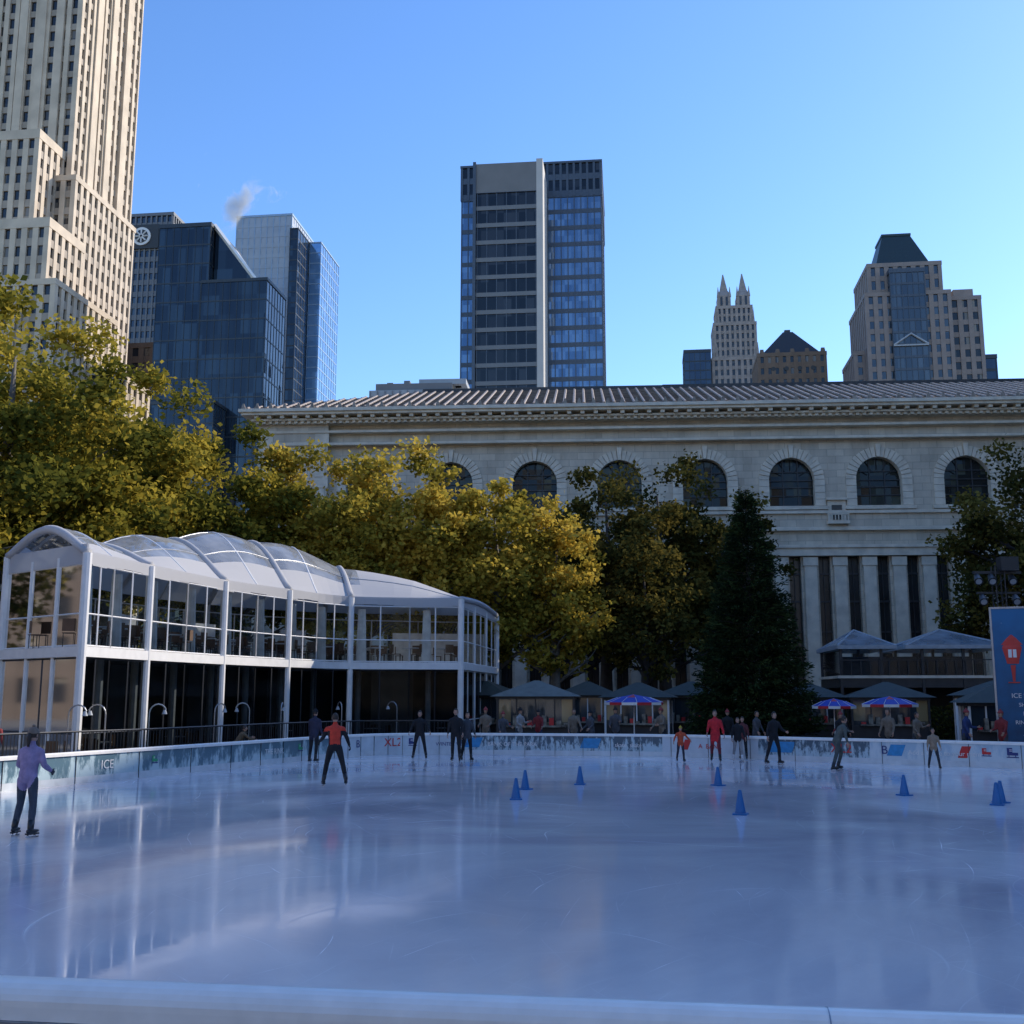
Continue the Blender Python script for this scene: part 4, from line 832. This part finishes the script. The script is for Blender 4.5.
    o.ell(hc,(.075,.094,.115),M_skin,14,10,rot=rm)
    o.ell(hp_((0,.035,-.065)),(.052,.055,.05),M_skin,10,7,rot=rm)
    o.tube([hp_((0,.088,.025)),hp_((0,.108,-.012)),hp_((0,.092,-.026))],[(.008,.008),(.015,.012),(.012,.008)],M_skin,8,side=rm@Vector((1,0,0)))
    for sx in (-1,1):
        o.ell(hp_((sx*.03,.083,.012)),(.013,.009,.008),M_eyew,8,6,rot=rm); o.ell(hp_((sx*.03,.090,.012)),(.006,.004,.006),M_eye,6,5,rot=rm)
        o.ell(hp_((sx*.077,-.005,-.005)),(.009,.02,.032),M_skin,8,6,rot=rm); o.tube([hp_((sx*.015,.094,.034)),hp_((sx*.044,.085,.036))],.004,M_hair,5)
    o.ell(hp_((0,.092,-.052)),(.024,.006,.007),M_lip,8,5,rot=rm)
    if hair:
        o.ell(hp_((0,-.008,.012)),(.084,.101,.118),M_hair,16,12,rot=rm,filt=lambda q:not(q.y>.35 and q.z<.45) and not(q.z<-.55))
        if female: o.tube([hp_((0,-.09,.03)),hp_((0,-.12,-.06)),hp_((0,-.12,-.2))],[.03,.045,.02],M_hair,8)
    if hat:
        hm2=cloth(hat); o.ell(hp_((0,-.006,.022)),(.092,.108,.122),hm2,16,12,rot=rm,filt=lambda q:q.z>.05)
        o.tube([hp_((0,-.004,.022)),hp_((0,-.005,.058))],[(.097,.112),(.094,.109)],hm2,16,side=rm@Vector((1,0,0))); o.ell(hp_((0,-.01,.155)),(.03,.03,.028),hm2,8,6)
    if scarf: o.tube([sp_(.50),sp_(.545),sp_(.585)],[.085,.09,.07],cloth(scarf),12)
    zmin=9; bm=M_bootb if boots=='b' else M_bootw; low=min(an.z for an,_,_ in feet)
    for an,sh,ang in feet:
        lift=an.z-low; pt=R(min(55,lift*160)); fd=Vector((0,math.cos(pt),-math.sin(pt))); ud=Vector((0,math.sin(pt),math.cos(pt)))
        fd=Matrix.Rotation(R(9 if an.x<0 else -9),3,'Z')@fd
        hl=an-ud*.055-fd*.035
        o.tube([an-sh*.12,an,an-ud*.03+fd*.005],[(.056,.058),(.052,.056),(.045,.06)],bm,10,side=(1,0,0))
        o.tube([hl-fd*.035,hl,hl+fd*.09,hl+fd*.17,hl+fd*.215],[(.028,.028),(.04,.045),(.044,.04),(.042,.028),(.022,.015)],bm,10,side=(1,0,0))
        c0=hl-ud*.05
        sidev=fd.cross(ud).normalized()
        if skates:
            def bx(p0,p1,w_,h0,h1,m):
                o._hex([tuple(c0+fd*pp+sidev*ss*w_+ud*hh) for hh in (h0,h1) for pp,ss in ((p0,-1),(p1,-1),(p1,1),(p0,1))],m)
            bx(-.05,.21,.032,-.006,.02,bm); bx(-.03,-.005,.01,-.04,-.006,M_blade); bx(.12,.15,.01,-.04,-.006,M_blade); bx(-.06,.23,.003,-.062,-.036,M_blade)
        zmin=min(zmin,(c0-ud*(.062 if skates else 0)).z,(c0+fd*.23-ud*(.062 if skates else 0)).z)
    ob=o.build(name,loc=(x,y,z-zmin*s),rz=-heading,smooth=True); ob.scale=(s,s,s); return ob
K=(.012,.012,.015); DG=(.05,.055,.065)
person('skater',-8.15,19.0,R(12),1.74,top=(.29,.22,.36),pants=(.045,.055,.075),lean=6,legs=((12,10,18),(-8,11,8)),arms=((5,18,60),(0,20,62)),hat=(.20,.15,.115),vox=.018,female=True,gloves=(.03,.03,.04))
person('skater.001',-4.62,29.3,R(-12),1.84,top=(.62,.05,.025),pants=K,lean=10,legs=((18,12,18),(-16,14,10)),arms=((14,24,45),(-8,26,40)),accent=K,gloves=K,vox=.02)
person('skater.002',-6.95,39.4,R(20),1.78,top=(.03,.03,.06),pants=K,lean=4,hat=K,legs=((6,6,10),(-8,6,8)))
person('skater.003',-3.42,41.6,R(180),1.72,top=K,pants=K,legs=((10,12,14),(-6,12,8)),arms=((10,30,30),(10,25,30)))
person('skater.004',-2.0,40,R(185),1.8,top=K,pants=K); person('skater.005',-1.62,40.3,R(160),1.68,top=DG,pants=K,female=True)
person('skater.006',6.0,40,R(170),1.2,top=(.5,.08,.03),pants=(.03,.03,.05),arms=((20,35,30),(10,35,20)),hat=(.4,.3,.03))
person('skater.007',7.25,40,R(190),1.75,top=(.55,.02,.03),pants=(.16,.02,.03),coat=1,arms=((0,16,20),(10,14,30)))
person('skater.008',8.08,40.2,R(175),1.5,top=K,pants=(.3,.3,.3),boots='w'); person('skater.009',8.5,41.3,R(200),1.5,top=(.12,.03,.03),pants=K)
person('skater.010',8.95,38.4,R(150),1.72,top=K,pants=K,legs=((12,8,16),(-10,8,8)),arms=((20,18,50),(-10,20,20)))
person('skater.011',10.25,35.4,R(80),1.74,top=(.09,.10,.085),pants=(.07,.08,.075),lean=28,legs=((28,6,45),(-18,12,6)),arms=((50,30,20),(-30,30,20)))
person('skater.012',13.5,36.0,R(190),1.25,top=(.3,.22,.15),pants=(.03,.03,.04),legs=((6,10,8),(-4,10,8)))
person('skater.013',-9.25,37.7,R(60),1.45,top=(.13,.09,.05),pants=DG,lean=35,legs=((40,6,70),(-5,8,40)),arms=((40,20,30),(30,20,30)))
rnd=random.Random(3); cols=[K,DG,(.25,.03,.03),(.03,.05,.15),(.2,.16,.12),(.08,.08,.09),(.35,.32,.3)]
spc=[(-14.9,32.2),(-.4,46.6),(-1.1,47.3),(.3,48),(2.6,47.2),(3.3,46.6),(4.4,47.5),(6.2,46.2),(9.7,44.6),(12.6,43.0),(14.2,42.2),(15.5,43),(16.8,41.5),(17.6,40.2),(9.0,46.8),(1.2,50.5),(13.4,45.6),(20.5,38.9)]
for i,(x,y) in enumerate(spc):
    person('spectator' if i==0 else 'spectator.%03d'%i,x,y,R(180+rnd.uniform(-60,60)),rnd.uniform(1.6,1.85),top=rnd.choice(cols),pants=rnd.choice([K,DG,(.03,.04,.08)]),skates=False,hat=rnd.choice([None,K,(.3,.05,.05)]),arms=((rnd.uniform(0,30),10,rnd.uniform(10,90)),(rnd.uniform(0,20),10,rnd.uniform(10,70))),vox=.03,z=0)
n_=20000
xs=rng.uniform(-1,34,n_); ysn=64-.15*xs+rng.uniform(-.8,.8,n_); zz=rng.uniform(.1,2.0,n_)+.3*np.sin(xs*1.3)
C=np.stack([xs,ysn,np.maximum(zz,.05)],1); u=randdir(n_)*.12; v=np.cross(u,randdir(n_))
he=bpy.data.objects.new('hedge',None); S.collection.objects.link(he)
leaves_obj('foliage',C,u,v,np.clip(rng.normal(.4,.2,n_),0,1),LD,he)
